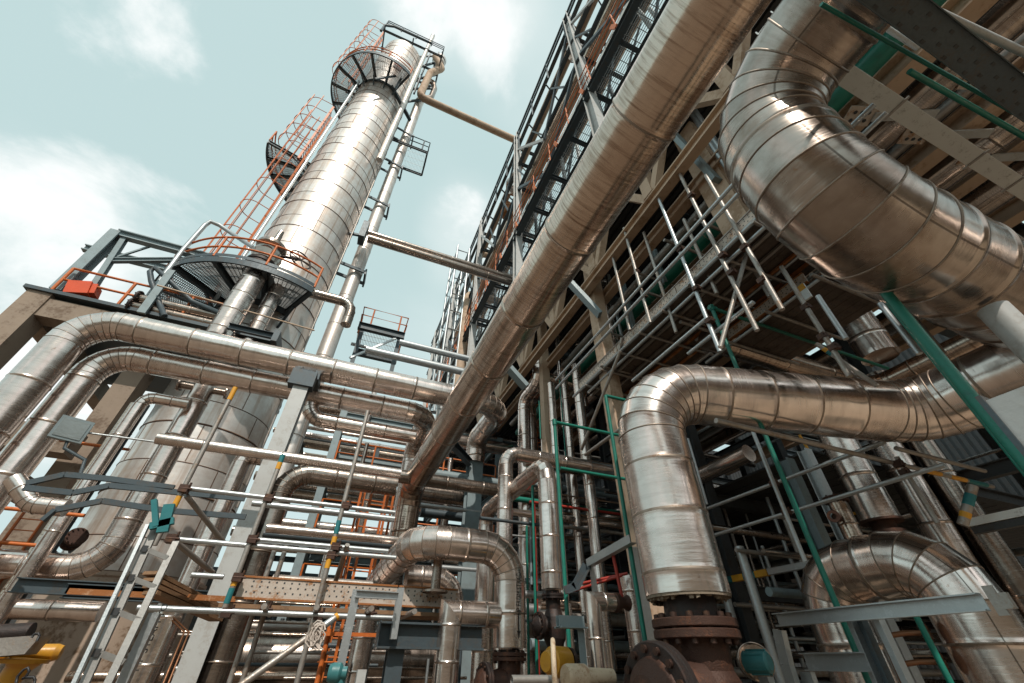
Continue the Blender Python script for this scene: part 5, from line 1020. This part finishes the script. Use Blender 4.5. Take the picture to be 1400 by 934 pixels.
for (a, b_, Y, r, lb) in (((546,468),(640,491),20,.2,'upper grey level line running from the railed landing to the high rack'),((500,478),(640,512),19.4,.22,'lower silver level line running from the railed landing to the high rack'),((480,470),(640,500),24,.12,'thin level line behind the railed landing')):
    P = W(*a, Y=Y); rod('level_pipe', lb, 'pipe', P, along(P,'X',*b_), r, 'galv', n=16)
es = thing('sky_gap_backdrop', 'low dark clad backdrop added to cover bright sky gaps behind the yard', 'building', V(2,28,0)); mb = MB()  # dark backdrop added to close bright sky gaps low in the middle
for x in np.arange(-14, 14, .5): mb.box(V(x,28,0), V(x+.28,28.08,5.2)); mb.box(V(x+.28,28.04,0), V(x+.5,28.12,5.2))
mb.build('corrugated_wall', M['black'], es); mb = MB(); mb.box(V(-14.4,27.5,5.2), V(14.4,30.8,5.4)); mb.build('roof', M['dark'], es)
rq = random.Random(5)
for k in range(26):
    x = rq.uniform(-4,5.5); y = rq.uniform(13.5,17.5); z1 = rq.uniform(1.6,3.4); r = rq.choice((.03,.04,.06,.09))
    mb = MB(); mb.tube(V(x,y,0), V(x,y,z1), r, 10); tag(mb.build('low_riser', M[rq.choice(('galv','galvd','alud','dark','teal'))]), 'short upright line in the low thicket of pipes behind the leaning pole', 'pipe', 'uprights of the low pipe thicket')
for k in range(30):
    x = rq.uniform(-5,1); y = rq.uniform(13.5,18); z1 = rq.uniform(.6,3.1); r = rq.choice((.03,.04,.06,.1))
    mb = MB(); mb.tube(V(x,y,z1), V(x+rq.uniform(2,6),y,z1), r, 10); tag(mb.build('low_line', M[rq.choice(('galv','galvd','alud','dark','aluw'))]), 'short level line in the low thicket of pipes behind the leaning pole', 'pipe', 'level lines of the low pipe thicket')
# ---- dark interior right
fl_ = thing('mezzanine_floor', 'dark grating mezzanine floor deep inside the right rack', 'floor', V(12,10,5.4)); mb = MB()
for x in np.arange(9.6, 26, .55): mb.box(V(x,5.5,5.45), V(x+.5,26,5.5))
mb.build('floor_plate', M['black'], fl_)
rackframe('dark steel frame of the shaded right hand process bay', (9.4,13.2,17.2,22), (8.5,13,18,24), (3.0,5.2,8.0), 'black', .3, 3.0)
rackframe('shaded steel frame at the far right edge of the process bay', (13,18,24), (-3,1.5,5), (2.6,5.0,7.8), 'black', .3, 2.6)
wl = thing('sky_block_wall', 'dark corrugated wall added to block sky behind the right process bay', 'wall', V(20,27,0)); mb = MB()  # added backing wall, blocks bright sky behind the bay
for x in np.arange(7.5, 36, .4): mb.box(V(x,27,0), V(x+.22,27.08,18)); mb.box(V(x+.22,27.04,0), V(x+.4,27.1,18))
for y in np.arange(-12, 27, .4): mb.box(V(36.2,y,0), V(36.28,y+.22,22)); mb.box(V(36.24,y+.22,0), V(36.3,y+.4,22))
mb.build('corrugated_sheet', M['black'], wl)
rnd = random.Random(11); cnt = 0
for k in range(44):
    x = rnd.uniform(8.5,22); z = rnd.choice((1.2,1.8,2.4,3.3,3.7,4.3,5.8,6.5,7.2)); r = rnd.choice((.04,.05,.06,.1,.16,.22)); mt = rnd.choice(('alud','galvd','galv','alu'))
    y0 = rnd.uniform(5,9) if x < 13 else rnd.uniform(2,8); mb = MB(); mb.tube(V(x,y0,z), V(x,24,z), r, 14); tag(mb.build('bay_pipe', M[mt]), 'dim pipe running back level through the shaded right process bay', 'pipe', 'pipes running back through the shaded bay')
for k in range(46):
    y = rnd.uniform(6.2,16); z = rnd.choice((1.5,2.1,2.7,3.0,3.4,3.8,4.1,4.6,6.2,7)); r = rnd.choice((.03,.04,.05,.08,.12)); mt = rnd.choice(('galvd','galv','alud','teal')); x0 = rnd.uniform(7.4,10)
    mb = MB(); mb.tube(V(x0,y,z), V(x0+rnd.uniform(5,12),y,z), r, 12); tag(mb.build('bay_cross_pipe', M[mt]), 'dim pipe crossing level through the shaded right process bay', 'pipe', 'pipes crossing the shaded bay')
for k in range(40):
    x, y = rnd.uniform(7.4,15), rnd.uniform(5.8,14); r = rnd.choice((.03,.04,.05,.09)); mb = MB(); z1 = rnd.uniform(3,6.5); mb.tube(V(x,y,z1-rnd.uniform(2,3)), V(x,y,z1), r, 12); tag(mb.build('bay_upright', M[rnd.choice(('galv','galvd','alud'))]), 'dim upright tube standing in the shaded right process bay', 'tube', 'uprights in the shaded bay')
P = W(1000,792,X=8.5); yb = thing('striped_beam', 'beam end striped yellow and teal in the shaded bay', 'beam', P); A = W(975,797,X=8.5); B = along(A,'Y',1050,780)
for i in range(5):
    mb = MB(); mb.bar(A+(B-A)*i/5, A+(B-A)*(i+.97)/5, .12, .12); mb.build('stripe', M[('ytape','tape')[i % 2]], yb)
mb = MB(); mb.bar(B+(B-A)*.01, B+(B-A)*1.3, .12, .11); mb.build('beam', M['galv'], yb)
for (a, b_, X, lb) in (((1093,595),(1120,640),9.0,'upper orange yellow edge strip in the shaded bay'),((1150,705),(1180,700),10.5,'lower orange yellow edge strip in the shaded bay')):
    rod('edge_strip', lb, 'strip', W(*a,X=X), W(*b_,X=X), .03, 'ytape', n=8)
# silver drums and pipes seen low in the bay
for (u, v, X, r, L, lb) in ((1035,905,6.0,.22,.5,'silver canister lying low right of the big rusty valve'),):
    c = W(u, v, X=X); t = thing('canister', lb, 'canister', c); mb = MB(); mb.lathe(c, V(.6,.7,0), [(0,0),(0,r*.9),(.04,r),(L,r),(L+.04,r*.9),(L+.05,0)], 28); mb.build('shell', M['aluw'], t); mb = MB(); mb.lathe(c, V(.6,.7,0), [(.1,r+.004),(.1,r+.012),(.14,r+.012),(.14,r+.004)], 28); mb.build('band', M['galvd'], t)
c = W(1040,915,X=4.6); th_ = thing('teal_motor', 'teal pump motor on a galvanised stand at the bottom right of centre', 'motor', c*V(1,1,0)); mb = MB(); mb.lathe(c+V(-.05,.12,.06), V(.3,-1,0), [(0,0),(0,.1),(.24,.1),(.26,.07),(.26,0)], 24); 
for q in range(10): e = V(math.cos(q*.63),.3*math.cos(q*.63),math.sin(q*.63)); e /= np.linalg.norm(e); mb.obox(c+V(0,0,.06)+e*.105, e*.012, V(.3,-1,0)*.09, np.cross(e,V(.3,-1,0))*.006)
mb.build('motor_body', M['valvegreen'], th_); mb = MB(); mb.channel(V(c[0],c[1],c[2]-.06), V(c[0],c[1],0), .12, .08, V(0,1,0)); mb.build('stand', M['galv'], th_)
# more low equipment along the ground in the middle so the horizon is busy
for i, (u, Y, lb) in enumerate(((395,16,'silver horizontal drum on saddles far behind the leaning pole'),(560,17,'silver horizontal drum on saddles far behind the hoop pipe'))):
    c = W(u, 890, Y=Y); t = thing('drum', lb, 'drum', V(c[0],Y,0)); mb = MB(); mb.lathe(V(c[0]-1.6,Y,1.6), V(1,0,0), [(0,0),(.05,.4),(.25,.7),(2.9,.7),(3.1,.4),(3.15,0)], 28); mb.build('shell', M['alud'], t)
    for g in (-1,1): mb = MB(); mb.box(V(c[0]+g*.9-.12,Y-.5,0), V(c[0]+g*.9+.12,Y+.5,1.1)); mb.build('saddle', M['conc'], t)
pm = [('pump set with teal motor on the ground behind the leaning pole',440,12),('pump set with teal motor on the ground behind the lettered pipe',640,13),('pump set with teal motor on the ground left of the big rusty valve',820,11)]
for lb, u, Y in pm:
    c = W(u, 915, Y=Y); t = thing('pump', lb, 'pump', V(c[0],Y,0)); mb = MB(); mb.box(V(c[0]-.8,Y-.3,0), V(c[0]+.8,Y+.3,.35)); mb.build('plinth', M['conc'], t); mb = MB(); mb.lathe(V(c[0]-.7,Y,.75), V(1,0,0), [(0,0),(0,.25),(.7,.25),(.75,.1),(.8,.1)], 20); mb.build('motor', M['valvegreen'], t); mb = MB(); mb.lathe(V(c[0]+.1,Y,.75), V(1,0,0), [(0,.1),(.05,.35),(.35,.35),(.4,.12),(.6,.12),(.6,0)], 24); mb.tube(V(c[0]+.3,Y,.9), V(c[0]+.3,Y,1.6), .1, 12); mb.build('casing', M['iron'], t)
bh = thing('reflection_block', 'long brown clad block added unseen behind the viewer to darken pipe reflections', 'building', V(0,-24,0)); mb = MB()  # unseen block added so the pipes mirror a dark band
for x in np.arange(-45, 45, .6): mb.box(V(x,-24,0), V(x+.35,-23.92,9)); mb.box(V(x+.35,-24.04,0), V(x+.6,-23.97,9))
mb.box(V(-45,-38,0), V(45,-24.05,9)); mb.build('wall', M['tan'], bh); mb = MB(); mb.box(V(-45.4,-38.4,9.003), V(45.4,-23.6,9.4)); mb.build('roof', M['dark'], bh)
# ================================================================= LIGHT, SKY, CAMERA
SUN_AZ, SUN_EL = 193.0, 50.0            # compass from +Y towards +X
w = bpy.data.worlds.new('World'); SC.world = w; w.use_nodes = True; t = w.node_tree; bg = t.nodes['Background']
sky = t.nodes.new('ShaderNodeTexSky'); sky.sky_type = 'NISHITA'; sky.sun_disc = False; sky.sun_elevation = rad(SUN_EL); sky.sun_rotation = rad(SUN_AZ); sky.air_density = 1.0; sky.dust_density = 2.2; sky.ozone_density = 1.0
tc = t.nodes.new('ShaderNodeTexCoord'); mp_ = t.nodes.new('ShaderNodeMapping'); mp_.inputs['Scale'].default_value = (1.,1.,1.7); mp_.inputs['Location'].default_value = (.35,.1,.2); t.links.new(tc.outputs['Generated'], mp_.inputs[0])
def wn(scale, det, ro):
    n = t.nodes.new('ShaderNodeTexNoise'); n.inputs['Scale'].default_value = scale; n.inputs['Detail'].default_value = det; n.inputs['Roughness'].default_value = ro; n.inputs['Distortion'].default_value = .25; t.links.new(mp_.outputs[0], n.inputs['Vector']); return n.outputs['Fac']
def mr(f, a, b, c, d):
    n = t.nodes.new('ShaderNodeMapRange'); n.interpolation_type = 'SMOOTHSTEP'; t.links.new(f, n.inputs[0])
    for i, q in enumerate((a,b,c,d)): n.inputs[i+1].default_value = q
    return n.outputs[0]
def wmix(f, a, b):
    n = t.nodes.new('ShaderNodeMix'); n.data_type = 'RGBA'
    for i, q in ((0,f),(6,a),(7,b)):
        if isinstance(q, (int,float)): n.inputs[i].default_value = q
        elif isinstance(q, tuple): n.inputs[i].default_value = (*q,1)
        else: t.links.new(q, n.inputs[i])
    return n.outputs[2]
veil = wmix(.84, sky.outputs[0], (7.5,9.75,9.65))
def madd(a, b, op='ADD'):
    n = t.nodes.new('ShaderNodeMath'); n.operation = op
    for i, q in enumerate((a, b)):
        if isinstance(q, (int,float)): n.inputs[i].default_value = q
        else: t.links.new(q, n.inputs[i])
    return n.outputs[0]
blob = 0.0                                # cloud banks standing in the sky: direction, size, strength
for d0, c0, k in ((ray(-30,410),.935,.27),(ray(610,-40),.975,.27),(ray(640,325),.986,.2),(ray(730,110),.985,.15),(ray(280,30),.985,.1),(V(.4,-.7,.6),.7,.25),(V(-.8,-.4,.45),.8,.2)):
    d0 = d0/np.linalg.norm(d0)
    dn = t.nodes.new('ShaderNodeVectorMath'); dn.operation = 'DOT_PRODUCT'; t.links.new(tc.outputs['Generated'], dn.inputs[0]); dn.inputs[1].default_value = tuple(d0)
    blob = madd(blob, mr(dn.outputs['Value'], c0, 1., 0., k))
n1 = wn(2.2,9,.58); n0 = wn(1.1,5,.5)
c1 = wmix(mr(madd(n0, blob), 0.5,.9, 0,.75), veil, (10.4,11.2,11.1))
c2 = wmix(mr(madd(n1, blob), 0.66,.84, 0,.92), c1, (12.6,12.8,12.7))
t.links.new(c2, bg.inputs[0]); bg.inputs[1].default_value = .085
sl = bpy.data.lights.new('Sun', 'SUN'); sl.energy = 3.2; sl.angle = rad(.6); sl.color = (1,.92,.82); so = bpy.data.objects.new('Sun', sl); COL.objects.link(so)
to = Vector((math.sin(rad(SUN_AZ))*math.cos(rad(SUN_EL)), math.cos(rad(SUN_AZ))*math.cos(rad(SUN_EL)), math.sin(rad(SUN_EL)))); so.rotation_euler = to.to_track_quat('Z','Y').to_euler(); so.location = (0,0,80)
cd = bpy.data.cameras.new('Camera'); cam = bpy.data.objects.new('Camera', cd); COL.objects.link(cam); SC.camera = cam
cd.sensor_width = 36; cd.lens = FPX/1400*36; cd.clip_start = .05; cd.clip_end = 2000
from mathutils import Matrix
cam.matrix_world = Matrix(((RT[0],UP[0],-FW[0],CAM[0]),(RT[1],UP[1],-FW[1],CAM[1]),(RT[2],UP[2],-FW[2],CAM[2]),(0,0,0,1)))
SC.view_settings.view_transform = 'Standard'; SC.view_settings.look = 'None'; SC.view_settings.exposure = 0; SC.view_settings.gamma = 1
SC.cycles.max_bounces = 8; SC.cycles.glossy_bounces = 5; SC.cycles.diffuse_bounces = 3; SC.cycles.caustics_reflective = False; SC.cycles.caustics_refractive = False; SC.cycles.sample_clamp_indirect = 6
try: SC.cycles.use_denoising = True
except Exception: pass
for o in SC.objects:
    if 'wl' in o: del o['wl']
